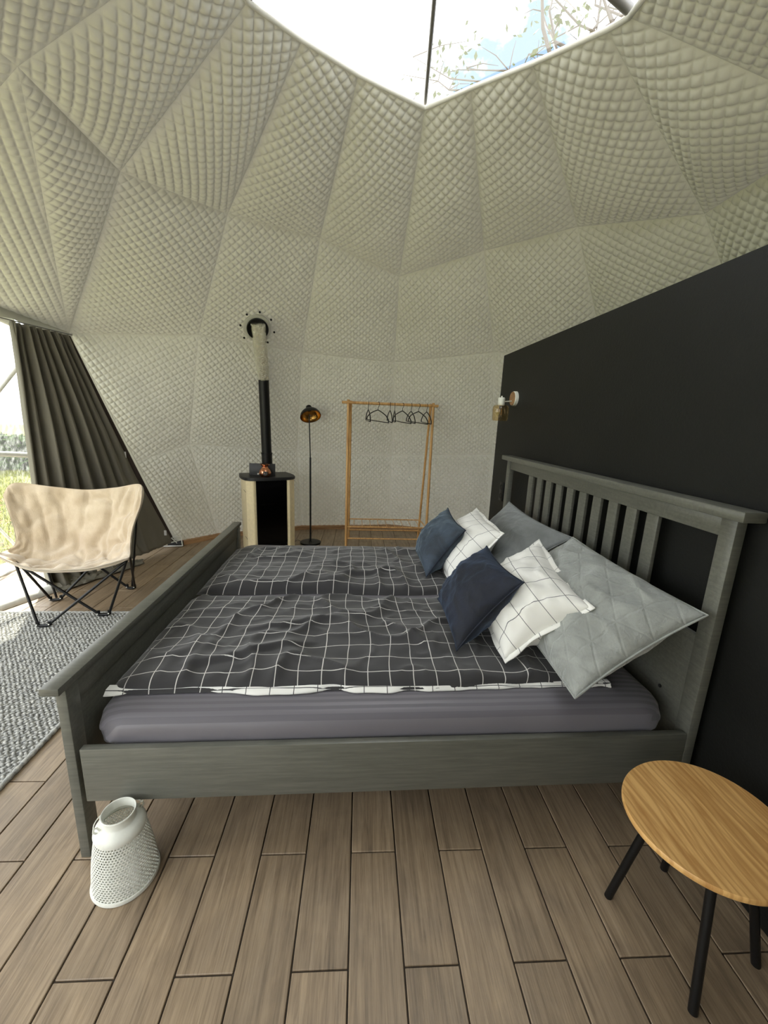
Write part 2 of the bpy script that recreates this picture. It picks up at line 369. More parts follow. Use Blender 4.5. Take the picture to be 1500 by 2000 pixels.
def panel(parent, pts, ang=45, sub=4, sag=.085, puff=.0145, look=None):
    pts = [np.array(p, float) for p in pts]; c = sum(pts)/len(pts)
    u, s, vt = np.linalg.svd(np.array(pts)-c); n = vt[2]
    if n@(DC+np.array([0, 0, .8])-c) < 0: n = -n           # towards the room
    e1 = np.cross(n, [0, 0, 1]); e1 /= np.linalg.norm(e1); e2 = np.cross(n, e1)
    if look is not None:        # turn the quilting so that it runs the way the photographed panel's does
        def img(p): v = p-O; zz = v@fwd; return np.array([v@CR, v@CU])/zz
        best = min(np.arange(-45, 45, 1.0), key=lambda t: abs(((math.degrees(math.atan2(*((img(c+(e1*math.cos(math.radians(t))+e2*math.sin(math.radians(t)))*.05)-img(c))[::-1])))-look+90) % 180)-90)*1.0)
        b2_ = min(np.arange(-45, 45, 1.0), key=lambda t: abs(((math.degrees(math.atan2(*((img(c+(e2*math.cos(math.radians(t))-e1*math.sin(math.radians(t)))*.05)-img(c))[::-1])))-look+90) % 180)-90)*1.0)
        def err(t, d):
            v = (e1*math.cos(math.radians(t))+e2*math.sin(math.radians(t))) if d == 0 else (e2*math.cos(math.radians(t))-e1*math.sin(math.radians(t)))
            w2 = img(c+v*.05)-img(c); return abs(((math.degrees(math.atan2(w2[1], w2[0]))-look+90) % 180)-90)
        ang = best if err(best, 0) <= err(b2_, 1) else b2_
    a = math.radians(ang); f1 = e1*math.cos(a)+e2*math.sin(a); f2 = np.cross(n, f1)
    P2 = np.array([[(p-c)@f1, (p-c)@f2] for p in pts])
    if np.sum(P2[:, 0]*np.roll(P2[:, 1], -1)-np.roll(P2[:, 0], -1)*P2[:, 1]) < 0: P2 = P2[::-1]; pts = pts[::-1]
    fr = np.array([0, .09, .27, .5, .73, .91]) if sub >= 4 else np.array([0, .5]); sb = len(fr)
    st = QS/2; lo = np.floor(P2.min(0)/QS); hi = np.ceil(P2.max(0)/QS)
    nx, ny = int(hi[0]-lo[0])*sb, int(hi[1]-lo[1])*sb
    ax_ = lambda l, n_: np.array([(l+i//sb+fr[i % sb])*QS for i in range(n_+1)])
    gx, gy = np.meshgrid(ax_(lo[0], nx), ax_(lo[1], ny), indexing='ij')
    V = np.stack([gx.ravel(), gy.ravel(), np.zeros(gx.size)], 1)
    i, j = np.meshgrid(np.arange(nx), np.arange(ny), indexing='ij'); i = i.ravel(); j = j.ravel(); w_ = ny+1
    F_ = np.stack([i*w_+j, (i+1)*w_+j, (i+1)*w_+j+1, i*w_+j+1], 1)
    # drop quads far outside
    ctr = V[F_].mean(1)[:, :2]; keep = np.ones(len(F_), bool); m_ = len(P2)
    for k in range(m_):
        A, B = P2[k], P2[(k+1) % m_]; d = B-A; nn = np.array([d[1], -d[0]])/np.linalg.norm(d); keep &= ((ctr-A)@nn) < st
    me = bpy.data.meshes.new('liner_panel'); me.from_pydata(V.tolist(), [], F_[keep].tolist())
    bm = bmesh.new(); bm.from_mesh(me)
    bmesh.ops.delete(bm, geom=[v for v in bm.verts if not v.link_faces], context='VERTS')
    for k in range(m_):
        A, B = P2[k], P2[(k+1) % m_]; d = B-A; nn = Vector((d[1], -d[0], 0)).normalized()
        bmesh.ops.bisect_plane(bm, geom=bm.verts[:]+bm.edges[:]+bm.faces[:], dist=1e-5, plane_co=Vector((A[0], A[1], 0)), plane_no=nn, clear_outer=True)
    bm.to_mesh(me); bm.free()
    q = np.zeros(len(me.vertices)*3); me.vertices.foreach_get('co', q); q = q.reshape(-1, 3)[:, :2]
    if len(pts) == 4:      # inverse bilinear for the true, twisted patch
        uv = np.full((len(q), 2), .5)
        a0, a1, a2, a3 = P2
        for _ in range(12):
            U_, W_ = uv[:, :1], uv[:, 1:]
            f = (1-U_)*(1-W_)*a0+U_*(1-W_)*a1+U_*W_*a2+(1-U_)*W_*a3-q
            fu = (1-W_)*(a1-a0)+W_*(a2-a3); fv = (1-U_)*(a3-a0)+U_*(a2-a1)
            det = fu[:, 0]*fv[:, 1]-fu[:, 1]*fv[:, 0]; det[np.abs(det) < 1e-9] = 1e-9
            du = (f[:, 0]*fv[:, 1]-f[:, 1]*fv[:, 0])/det; dv = (fu[:, 0]*f[:, 1]-fu[:, 1]*f[:, 0])/det
            uv -= np.clip(np.stack([du, dv], 1), -.5, .5)
        uv = np.clip(uv, 0, 1); U_, W_ = uv[:, :1], uv[:, 1:]
        P3 = (1-U_)*(1-W_)*pts[0]+U_*(1-W_)*pts[1]+U_*W_*pts[2]+(1-U_)*W_*pts[3]
    else: P3 = c+q[:, :1]*f1+q[:, 1:]*f2
    ds = np.stack([seg_d(q, P2[k], P2[(k+1) % m_]) for k in range(m_)], 1)
    dmin = ds.min(1); L0 = math.sqrt(abs(np.sum(P2[:, 0]*np.roll(P2[:, 1], -1)-np.roll(P2[:, 0], -1)*P2[:, 1]))/2)
    sg = np.prod(1-np.exp(-ds/(L0*.20)), axis=1)
    A_, B_ = q[:, 0]/QS, q[:, 1]/QS
    pr = lambda t: 1-np.abs(2*(t-np.floor(t))-1)**2.6
    qh = (pr(A_)*pr(B_))**.8*puff*(1-np.exp(-dmin/.02))
    wr = np.array([fbm(p[0]*2.2, p[1]*2.2, p[2]*2.2, 2) for p in P3])*.012*np.minimum(1, dmin/.15) if sub >= 4 else 0
    P3 = P3+n*(sg*sag+qh+wr)[:, None]
    me.vertices.foreach_set('co', P3.ravel()); me.update()
    o = link('liner_panel', me, M_liner, parent)
    # face the room
    if len(me.polygons) and Vector(n).dot(me.polygons[len(me.polygons)//2].normal) < 0: me.flip_normals()
    return o
ceiling = struct('ceiling'); wall_back = struct('wall_back')
angS = {0: 8, 1: 12, 2: 35, 3: 45, 4: 45, 5: 38, 6: 12, 7: 2, 8: 5, 9: 45, 10: 45, 11: 45, 12: 45}
for k in range(13):
    k2 = (k+1) % 13; sub = 4 if k in (0, 1, 2, 3, 4, 5, 6, 7, 8, 12) else 2
    if k == 10 or k == 12 or True:
        panel(ceiling, [Ss[k], Ss[k2], Vv[k2], Vv[k]], angS[k], sub, look={0: -12, 1: 0, 2: 30, 3: 44, 4: 44, 5: 42, 6: -12, 7: 3, 8: 0}.get(k))
    if k == 0:
        panel(wall_back, [Vv[0], Vv[1], W1], 12, 4, look=-10); panel(wall_back, [Vv[0], W1, W0], 5, 4, .05, look=-6)
    else: panel(wall_back, [Vv[k], Vv[k2], Ws[k2], Ws[k]], {1: -18, 2: 32, 3: 45, 4: 45, 5: 45, 6: 30, 7: 20}.get(k, 45), 4 if k < 8 or k == 12 else 2, .03 if k == 2 else .075, .017, look={1: 18, 2: 36, 3: 42, 4: 42, 5: 42, 6: -25, 7: -20}.get(k))
    if 2 <= k <= 10:
        sub = 4 if k <= 5 else 2
        panel(wall_back, [Ws[k], Ws[k2], Qs[k2], Qs[k]], {2: 42}.get(k, 45), sub, .045, .018)
        panel(wall_back, [Qs[k], Qs[k2], Fs[k2], Fs[k]], 45, sub, .035, .018)
PM = W1*.47+FL*.53
panel(wall_back, [W1, Ws[2], Qs[2], PM], -30, 4, .03, look=28); panel(wall_back, [PM, Qs[2], Fs[2], FL], -35, 4, .02, .017, look=34)
# hem along the skylight opening
ring = [S0, Sa, Sb, S1, Sc, Sd_, Se, S2, S3, S4, S5]
pts = []
for i, p in enumerate(ring):
    q = ring[(i+1) % len(ring)]
    for t in np.linspace(0, 1, 10)[:-1]:
        w_ = p*(1-t)+q*t; pts.append(w_)
tube('hem', pts, .011, M_hem, ceiling, 8, True)
# cheek of canvas between the dome wall and the window frame
WA = np.array([-3.06, 4.35, 0]); WB = np.array([-3.06, .55, 0]); W12 = Ws[12]
def plate(name, pts, mat, parent, th=.006, rough=True):
    c = [Vector(p) for p in pts]; n = (c[1]-c[0]).cross(c[2]-c[0]).normalized()*th/2; k = len(c)
    V = [p+n for p in c]+[p-n for p in c]; Fc = [tuple(range(k)), tuple(range(2*k-1, k-1, -1))]+[(i, i+k, (i+1) % k+k, (i+1) % k) for i in range(k)]
    return pyd(name, V, Fc, mat, parent, False)
plate('canvas_cheek', [W1, FL, WA], M_liner, wall_back)

# ---- window_1: the big clear bay on the left, on white tubes
win = struct('window_1')
plate('pane', [WA, W1, W0], M_pvc_win, win, .003); plate('pane', [WA, W0, W12, WB], M_pvc_win, win, .003)
def on_win(x, y):          # where a view ray meets the window's plane (WA, W1, W0)
    n = np.cross(W1-WA, W0-WA); d = ray(x, y); return O+d*(((WA-O)@n)/(d@n))
hd = (W1-W0)/np.linalg.norm(W1-W0)
tube('header_tube', [on_win(21, 628), W0, W12], .034, M_white_tube, win, 12)
tube('frame_tube', [W1, WA], .022, M_white_tube, win, 12); tube('frame_tube', [WA, WB], .02, M_white_tube, win, 12); tube('frame_tube', [W12, WB], .022, M_white_tube, win, 12)
ba = on_win(60, 889); bb = on_win(-60, 884); tube('cross_tube', [ba+(ba-bb)*1.0, bb-(ba-bb)*3], .022, M_white_tube, win, 12)
ba = on_win(38, 712); bb = on_win(-10, 772); tube('brace_tube', [ba, bb, bb-(ba-bb)*2], .016, M_white_tube, win, 12)
ba = on_win(-10, 1024); bb = on_win(50, 1086); tube('brace_tube', [ba-(bb-ba)*2, ba, bb], .012, M_white_tube, win, 12)
# ---- window_3: the glazed entrance side behind the camera's left
w3 = struct('window_3')
plate('pane', [W12, WB, Fs[11], Ws[11]], M_pvc_win, w3, .003)
tube('frame_tube', [Ws[11], Fs[11]], .022, M_white_tube, w3, 12); tube('frame_tube', [WB, Fs[11]], .02, M_white_tube, w3, 12); tube('header_tube', [W12, Ws[11]], .03, M_white_tube, w3, 12)
tube('cross_tube', [(np.array(W12)+WB)/2, (Ws[11]+Fs[11])/2], .02, M_white_tube, w3, 12)
# ---- window_2: the skylight
sky = struct('window_2')
hx = [S0, S1, S2, S3, S4, S5]; up = np.array([0, 0, .02])
for i in range(6): plate('pane', [hx[i]+up, hx[(i+1) % 6]+up, SM+up], M_pvc, sky, .003)
for i in range(6): tube('strut_tube', [hx[i]+up*1.2, SM+up*1.2], .011 if i in (1,) else .020, M_grey_tube, sky, 12)

# timber ledge at the foot of the dome wall
base = struct('baseboard_back')
ringf = [FL, Fs[2], Fs[3], Fs[4], Fs[5], Fs[6]]
for a, b in zip(ringf[:-1], ringf[1:]):
    inn = lambda p: p+(np.array([DC[0], DC[1], 0])-p*np.array([1, 1, 0]))/np.linalg.norm((np.array([DC[0], DC[1], 0])-p*np.array([1, 1, 0])))*.075
    V = [a, b, inn(b), inn(a)]; V2 = [p+np.array([0, 0, .045]) for p in V]
    pyd('ledge_board', V+V2, [(3, 2, 1, 0), (4, 5, 6, 7), (0, 1, 5, 4), (1, 2, 6, 5), (2, 3, 7, 6), (3, 0, 4, 7)], M_timber, base, False)

# black partition wall behind the headboard
wr_ = box('wall_right', 1.262, 1.37, -1.35, 3.56, 0, 2.035, M_black_wall, bev=.004); wr_['kind'] = 'structure'

# ------------------------------------------------------------------ bed
bed = thing('bed_frame', 'grey painted wooden double bed frame with slatted headboard against the black wall', 'bed', (0, 2.1, 0))
def bp(name, *a, bev=.003):
    o = box(name, *a, M_paint, None, bev); return world(o, bed)
YN, YF = 1.137, 3.075
for y0, y1 in ((YN, YN+.058), (YF-.058, YF)):
    bp('headboard_post', 1.197, 1.232, y0, y1, 0, 1.2)
    bp('footboard_post', -.876, -.845, y0, y1, 0, .636)
bp('headboard_cap', 1.166, 1.245, YN-.045, YF+.045, 1.2, 1.234, bev=.005)
bp('headboard_rail', 1.203, 1.228, YN+.058, YF-.058, 1.134, 1.2)
for k in range(10):
    yc = 2.106+(k-4.5)*.1275-.03
    bp('slat', 1.206, 1.222, yc-.033, yc+.033, .77, 1.134, bev=.002)
bp('headboard_panel', 1.206, 1.224, YN+.058, YF-.058, .25, .773)
bp('footboard_cap', -.897, -.843, YN-.03, YF+.03, .636, .660, bev=.002)
bp('footboard_rail', -.872, -.850, YN+.058, YF-.058, .560, .636)
bp('footboard_panel', -.868, -.858, YN+.058, YF-.058, .20, .562)
for y0, y1 in ((YN, YN+.024), (YF-.024, YF)): bp('side_rail', -.832, 1.195, y0, y1, .226, .423)
bp('mid_beam', -.85, 1.2, 2.08, 2.12, .25, .33)
# slatted base under the mattress, hidden by it
for k in range(9): bp('base_slat', -.72+k*.215, -.64+k*.215, YN+.024, YF-.024, .385, .4, bev=0)
for (x, z) in ((1.2, .5),): 
    o = lathe('screw', [(0, 0), (.007, 0), (.007, .003), (0, .003)], M_iron, None, 12, (1.2045, 1.30, .50), Matrix.Rotation(-PI/2, 3, 'Y')); world(o, bed)

# mattress with a fitted satin sheet
def rrect(x0, x1, y0, y1, r, n=10, m=26):
    pts = []
    def arc(cx, cy, a0):
        for i in range(n): a = a0+PI/2*i/n; pts.append((cx+r*math.cos(a), cy+r*math.sin(a)))
    def line(a, b):
        for i in range(m): pts.append((a[0]+(b[0]-a[0])*i/m, a[1]+(b[1]-a[1])*i/m))
    arc(x1-r, y1-r, 0); line((x1-r, y1), (x0+r, y1)); arc(x0+r, y1-r, PI/2); line((x0, y1-r), (x0, y0+r)); arc(x0+r, y0+r, PI); line((x0+r, y0), (x1-r, y0)); arc(x1-r, y0+r, 1.5*PI); line((x1, y0+r), (x1, y1-r))
    return pts
X0, X1, Y0m, Y1m = -.825, 1.160, 1.168, 3.045; ZT = .515
prof = [(.015, .398), (.003, .405), (-.002, .43), (0, .455), (.006, .478), (.016, .493), (.032, .504), (.055, .511), (.09, .515), (.15, .517), (.25, .517)]
V = []; Fc = []; ring0 = None
ol = rrect(X0, X1, Y0m, Y1m, .10); n = len(ol)
for (d, z) in prof:
    q = rrect(X0+d, X1-d, Y0m+d, Y1m-d, max(.02, .10-d*.3))
    for i, (x, y) in enumerate(q):
        side = max(0, 1-abs(z-.44)/.05)
        corner = max(0, 1-min(math.hypot(x-X0, y-Y0m), math.hypot(x-X1, y-Y0m))/.3)
        wv = side*(corner*.014*math.sin((x+z*1.5)*95)+.003*fbm(x*6, z*30, 1)+.004*fbm(x*3, y*3, 2))
        V.append((x, y-wv*1.0 if y < 1.5 else y+wv, z+.002*fbm(x*5, y*5, 3)*(z > .5)))
for i in range(len(prof)-1):
    for k in range(n): k2 = (k+1) % n; Fc.append((i*n+k, i*n+k2, (i+1)*n+k2, (i+1)*n+k))
Fc.append(tuple((len(prof)-1)*n+k for k in range(n))); Fc.append(tuple(range(n-1, -1, -1)))
o = pyd('mattress', V, Fc, M_sheet); tag(o, 'thick mattress in a grey striped satin sheet, lying in the grey bed frame', 'mattress')

# duvets
def duvet(name, x0, x1, y0, y1, seed, label, th=.052, mat=M_charcoal, fold=None, rev=True):
    t = thing(name, label, 'duvet', ((x0+x1)/2, (y0+y1)/2, ZT), 'charcoal checked duvets on the bed')
    nx, ny = 150, 96; V = []; UV = []
    def edge(s): s = min(s, 1-s); return 1-math.exp(-s*26)
    for i in range(nx+1):
        for j in range(ny+1):
            u, v = i/nx, j/ny; x = x0+(x1-x0)*u; y = y0+(y1-y0)*v
            wob = lambda a, b: fbm(a*3.2+seed, b*3.2, seed, 3)
            dx = .020*wob(x*.7, y*.7)+.003*fbm(x*9, y*9, seed+3, 2); dy = .024*wob(y*.7+9, x*.7)+.003*fbm(x*9+5, y*9, seed+4, 2)
            bd = .020*fbm(x*2.3, 0, seed+2, 3)*(1 if v < .5 else .5)*abs(2*v-1)**6
            e = edge(u)**.7*edge(v)**.7
            r1 = 1-abs(fbm(x*2.4+y*1.1+seed, y*2.0-x*.8, seed+7, 2))*3.0; r1 = max(0, r1)**3
            r2 = 1-abs(fbm(x*4.5-y*2.2+seed, y*4.5+x*2.0, seed+9, 2))*2.4; r2 = max(0, r2)**3
            z = ZT+.004+th*e*(.82+.30*wob(x*1.1+4, y*1.1))+(.017*r1+.006*r2)*min(1, e*1.2)
            if fold is not None:
                for (fx, fy, ang, ln, amp) in fold:      # an overlapping tuck: a sharp ridge along a line
                    ca_, sa_ = math.cos(ang), math.sin(ang); a = (x-fx)*ca_+(y-fy)*sa_; b = -(x-fx)*sa_+(y-fy)*ca_
                    if -.02 < a < ln: z += amp*math.sin(PI*max(0, a)/ln)**.5*(math.exp(-(b/.05)**2) if b > 0 else math.exp(-(b/.012)**2))
            V.append((x+dx*e, y+dy*e+bd, z)); UV.append((x-x0, y-y0))
    w_ = ny+1; Fc = [(i*w_+j, (i+1)*w_+j, (i+1)*w_+j+1, i*w_+j+1) for i in range(nx) for j in range(ny)]
    # underside skirt down to the mattress
    bnd = [i*w_ for i in range(nx+1)]+[nx*w_+j for j in range(1, ny+1)]+[i*w_+ny for i in range(nx-1, -1, -1)]+[j for j in range(ny-1, 0, -1)]
    base_i = len(V)
    for b in bnd: p = V[b]; cx = ((x0+x1)/2-p[0])*.02; V.append((p[0]+cx, p[1]+((y0+y1)/2-p[1])*.03, ZT+.003)); UV.append(UV[b])
    m_ = len(bnd)
    for k in range(m_): Fc.append((bnd[k], base_i+k, base_i+(k+1) % m_, bnd[(k+1) % m_])[::-1])
    world(pyd('cover', V, Fc, mat, None, True, UV), t)
    if rev:
        V = []; UV = []; nx = 120
        for i in range(nx+1):
            x = x0-.004+(x1+.004-x0)*i/nx
            out = max(-.016, .004+.034*fbm(x*2.6, 5, seed, 3)+.010*fbm(x*9, 2, seed, 2)); lift = .007+.010*max(0, fbm(x*5, 1, seed, 2))
            bd = .020*fbm(x*2.3, 0, seed+2, 3)
            for j, (yy, zz) in enumerate(((y0+bd+.03, ZT+.003), (y0+bd-out, ZT+.003), (y0+bd-out-.002, ZT+.003+lift*.6), (y0+bd-out+.004, ZT+.003+lift), (y0+bd+.005, ZT+.016+lift*.5), (y0+bd+.03, ZT+.02))):
                V.append((x, yy, zz)); UV.append((x-x0, .04+(yy-y0)+j*.003))
        Fc = [(i*6+j, (i+1)*6+j, (i+1)*6+j+1, i*6+j+1) for i in range(nx) for j in range(5)]
        o = world(pyd('reverse_side', V, Fc, M_whitecheck, None, True, UV), t); o['label'] = 'white checked reverse side showing along the edge'
    return t
near_d = duvet('duvet', -.815, .98, 1.272, 2.020, 2.0, 'charcoal duvet with thin white checks on the nearer half of the bed', fold=((-.60, 1.36, .35, .5, .022), (.15, 1.7, -.9, .35, .018), (-.45, 1.62, .25, .35, .016)))
far_d = duvet('duvet', -.815, .98, 2.085, 2.86, 6.5, 'charcoal duvet with thin white checks on the far half of the bed', th=.055, rev=False, fold=((-.1, 2.25, .2, .4, .018),))

# ------------------------------------------------------------------ pillows
def pillow(name, label, cat, NB, FB, NT, FT, th, mat, group=None, seed=0, pinch=.10, flange=None, piping=None, wr=.008, sharp=.58, n=44, dent=0):
    NB, FB, NT, FT = [np.array(p, float) for p in (NB, FB, NT, FT)]
    th *= 1.18; c = (NB+FB+NT+FT)/4; t = thing(name, label, cat, tuple(c), group)
    wv = (FB-NB+FT-NT)/2; hv = (NT-NB+FT-FB)/2; W_, H_ = np.linalg.norm(wv), np.linalg.norm(hv); nn = np.cross(wv/W_, hv/H_)
    if nn[0] > 0: nn = -nn               # towards the foot of the bed
    V = []; UV = []; Fc = []
    def P(u, v):
        uu, vv = 2*u-1, 2*v-1
        pu = uu*(1-pinch*(1-vv*vv)*abs(uu)**2); pv = vv*(1-pinch*(1-uu*uu)*abs(vv)**2)
        a, b = (pu+1)/2, (pv+1)/2
        return NB*(1-a)*(1-b)+FB*a*(1-b)+NT*(1-a)*b+FT*a*b
    for side in (1, -1):
        for i in range(n+1):
            for j in range(n+1):
                u, v = i/n, j/n; uu, vv = 2*u-1, 2*v-1
                h = ((1-uu*uu)*(1-vv*vv)); hh = max(0, h)**sharp
                z = th/2*hh*(1+.12*fbm(u*2+seed, v*2, seed, 2))
                rr = max(0, 1-abs(fbm(u*3.3+seed, v*3.3, seed+side, 2))*2.6)**2
                z += wr*(fbm(u*6+seed, v*6, seed+side*3, 3)+rr)*min(1, h*3)
                if dent and side == 1: z -= dent*math.exp(-((uu-.1)**2+(vv-.75)**2)/.12)
                V.append(P(u, v)+nn*side*z); UV.append((u*W_, v*H_))
    w_ = n+1; off = w_*w_
    for i in range(n):
        for j in range(n):
            q = (i*w_+j, (i+1)*w_+j, (i+1)*w_+j+1, i*w_+j+1)
            Fc.append(q); Fc.append(tuple(off+k for k in q[::-1]))
    o = pyd('pillow_cover', V, Fc, mat, None, True, UV)
    bm = bmesh.new(); bm.from_mesh(o.data); bmesh.ops.remove_doubles(bm, verts=bm.verts, dist=1e-5); bmesh.ops.recalc_face_normals(bm, faces=bm.faces); bm.to_mesh(o.data); bm.free()
    world(o, t); cov = o
    per = [P(s, 0) for s in np.linspace(0, 1, 20)[:-1]]+[P(1, s) for s in np.linspace(0, 1, 20)[:-1]]+[P(1-s, 1) for s in np.linspace(0, 1, 20)[:-1]]+[P(0, 1-s) for s in np.linspace(0, 1, 20)[:-1]]
    if piping: tube('piping', per, .0035, piping, cov, 6, True)
    if flange:
        V = []; UV = []; m_ = len(per)
        for k, p in enumerate(per):
            d = p-c; d /= np.linalg.norm(d); e = flange*(1+.25*math.sin(k*.8+seed)); wv_ = nn*(.007*math.sin(k*.6+seed)-.003)
            for q in (p-d*.012+nn*.002, p+d*e+wv_+nn*.002, p+d*e+wv_-nn*.002, p-d*.012-nn*.002): V.append(q)
            a = (p-NB); uvp = (a@wv/W_, a@hv/H_); b = (p+d*e-NB); uvq = (b@wv/W_, b@hv/H_); UV += [uvp, uvq, uvq, uvp]
        Fc = [(k*4+j, ((k+1) % m_)*4+j, ((k+1) % m_)*4+(j+1) % 4, k*4+(j+1) % 4) for k in range(m_) for j in range(4)]
        pyd('flange', V, Fc, mat, cov, True, UV)
    return t
G1 = 'grey velvet pillows against the headboard'; G2 = 'white checked cushions on the bed'; G3 = 'blue velvet cushions on the bed'
pillow('pillow', 'large grey velvet pillow with stitched triangles, nearer one leaning on the headboard', 'pillow', (.735, 1.10, .605), (.735, 1.90, .615), (1.155, 1.125, .885), (1.130, 1.915, .915), .20, M_greyvel, G1, 3, piping=M_greyvel, wr=.014, pinch=.05)
pillow('pillow', 'large plain grey velvet pillow, far one leaning on the headboard slats', 'pillow', (.80, 1.975, .62), (.80, 2.72, .62), (1.145, 1.940, .905), (1.130, 2.79, .925), .13, M_greyvel2, G1, 8, piping=M_greyvel2, wr=.006)
pillow('cushion', 'white cushion with thin dark checks, nearer one, between navy cushion and grey pillow', 'cushion', (.595, 1.350, .590), (.600, 1.86, .610), (.875, 1.300, .825), (.895, 1.80, .925), .22, M_whitepillow, G2, 5, pinch=.09, flange=.018, dent=.03, wr=.012)
pillow('cushion', 'white cushion with thin dark checks, far one, beside the steel blue cushion', 'cushion', (.565, 2.110, .59), (.565, 2.60, .60), (.835, 2.100, .875), (.835, 2.60, .905), .19, M_whitepillow, G2, 11, pinch=.05, flange=.014, dent=.015)
pillow('cushion', 'dark navy velvet cushion tilted in front of the nearer white checked cushion', 'cushion', (.425, 1.415, .585), (.440, 1.86, .600), (.665, 1.415, .875), (.665, 1.86, .880), .18, M_navy, G3, 15, piping=M_navy)
pillow('cushion', 'steel blue velvet cushion standing farthest toward the back of the bed', 'cushion', (.440, 2.185, .585), (.450, 2.63, .595), (.645, 2.170, .875), (.640, 2.60, .910), .18, M_blue, G3, 19, piping=M_navy)

# ------------------------------------------------------------------ oak side table
tb = thing('side_table', 'small round oak topped side table on slanted black legs, beside the headboard', 'table', (.985, .835, 0))
ctr = [(.762, .84), (.795, .91), (.87, .975), (.97, 1.01), (1.065, .99), (1.125, .95), (1.16, .90), (1.175, .83), (1.16, .745), (1.10, .675), (1.02, .63), (.94, .618), (.875, .638), (.81, .69), (.775, .745), (.762, .79)]
cc = np.array(ctr); m0 = cc.mean(0); th_ = np.arctan2(cc[:, 1]-m0[1], cc[:, 0]-m0[0]); rr_ = np.hypot(*(cc-m0).T); od = np.argsort(th_); th_, rr_ = th_[od], rr_[od]
A_ = np.stack([np.ones_like(th_), np.cos(th_), np.sin(th_), np.cos(2*th_), np.sin(2*th_), np.cos(3*th_), np.sin(3*th_)], 1); co_ = np.linalg.lstsq(A_, rr_, rcond=None)[0]
TH = np.linspace(0, 2*PI, 97)[:-1]; RR = np.stack([np.ones_like(TH), np.cos(TH), np.sin(TH), np.cos(2*TH), np.sin(2*TH), np.cos(3*TH), np.sin(3*TH)], 1)@co_
V = []; prof = [(-.012, .432), (-.002, .434), (0, .438), (0, .446), (-.002, .450), (-.03, .4502)]
for d, z in prof:
    for t_, r_ in zip(TH, RR): V.append((m0[0]+(r_+d)*math.cos(t_), m0[1]+(r_+d)*math.sin(t_), z))
n = 96; Fc = [(i*n+k, i*n+(k+1) % n, (i+1)*n+(k+1) % n, (i+1)*n+k) for i in range(len(prof)-1) for k in range(n)]
Fc += [tuple((len(prof)-1)*n+k for k in range(n)), tuple(range(n-1, -1, -1))]
o = world(pyd('tabletop', V, Fc, M_table, None), tb); o.data.set_sharp_from_angle(angle=math.radians(35))
for fx, fy in ((.845, .94), (.905, .675), (1.165, .755), (1.09, 1.01)):
    tx, ty = .975+(fx-1.0)*.55, .825+(fy-.845)*.55
    d = np.array([tx-fx, ty-fy, .434]); world(tube('leg', [(fx, fy, 0), tuple(np.array([fx, fy, 0])+d)], .0115, M_blackm, None, 14), tb)
o = world(tube('cross_bar', [(.90, .88, .425), (1.06, .79, .425)], .008, M_blackm, None, 8), tb)
world(tube('cross_bar', [(.925, .75, .425), (1.03, .91, .425)], .008, M_blackm, None, 8), tb)

# ------------------------------------------------------------------ white perforated lantern
lt = thing('lantern', 'white perforated metal lantern on the floor by the bed foot', 'lantern', (-.700, 1.078, 0))
def shell_r(z):
    t = z/.205; return .094-.027*t-.004*math.sin(t*PI)*-1
V = []; Fc = []; NU, NV = 54, 22; z0, z1 = .014, .188
def cyl(u, z, r): a = 2*PI*u; return (r*math.cos(a), r*math.sin(a), z)
for j in range(NV):
    for i in range(NU):
        s = .5 if j % 2 else 0; ua, ub = (i+s)/NU, (i+1+s)/NU; za, zb = z0+(z1-z0)*j/NV, z0+(z1-z0)*(j+1)/NV
        um, zm, hu, hz = (ua+ub)/2, (za+zb)/2, (ub-ua)*.31, (zb-za)*.33
        b = len(V)
        for (u, z) in ((ua, za), (ub, za), (ub, zb), (ua, zb)): V.append(cyl(u, z, shell_r(z)))
        for (u, z) in ((um-hu, zm-hz), (um+hu, zm-hz), (um+hu, zm+hz), (um-hu, zm+hz)): V.append(cyl(u, z, shell_r(z)))
        for k in range(4): Fc.append((b+k, b+(k+1) % 4, b+4+(k+1) % 4, b+4+k))
body = pyd('perforated_body', V, Fc, M_white_metal, lt); sm = body.modifiers.new('th', 'SOLIDIFY'); sm.thickness = .0014
lathe('base_ring', [(.088, 0), (.095, .001), (.097, .006), (.095, .014), (.092, .0145), (.090, .008), (.0, .004)], M_white_metal, lt, 64)
lathe('shoulder', [(shell_r(.188), .186), (.0725, .196), (.068, .208), (.060, .218), (.0495, .223), (.047, .227), (.047, .246), (.0485, .250), (.047, .253), (.0445, .252), (.0435, .246), (.0435, .224), (.057, .214), (.066, .204), (.0700, .190)], M_white_metal, lt, 64, close_ends=False)
for s in (0, PI):
    a = .75+s; x, y = .058*math.cos(a), .058*math.sin(a)
    tube('handle_lug', [(x-.006*math.cos(a), y-.006*math.sin(a), .222), (x, y, .236), (x+.008*math.cos(a), y+.008*math.sin(a), .238), (x+.010*math.cos(a), y+.010*math.sin(a), .226), (x+.004*math.cos(a), y+.004*math.sin(a), .218)], .003, M_white_metal, lt, 8)
a = .75; hp = []
for t_ in np.linspace(0, PI, 22): hp.append((.066*math.cos(t_)*math.cos(a)+.070*math.sin(t_)*-math.sin(a), .066*math.cos(t_)*math.sin(a)+.070*math.sin(t_)*math.cos(a), .232-.018*math.sin(t_)))
tube('handle', hp, .0016, M_white_metal, lt, 6)

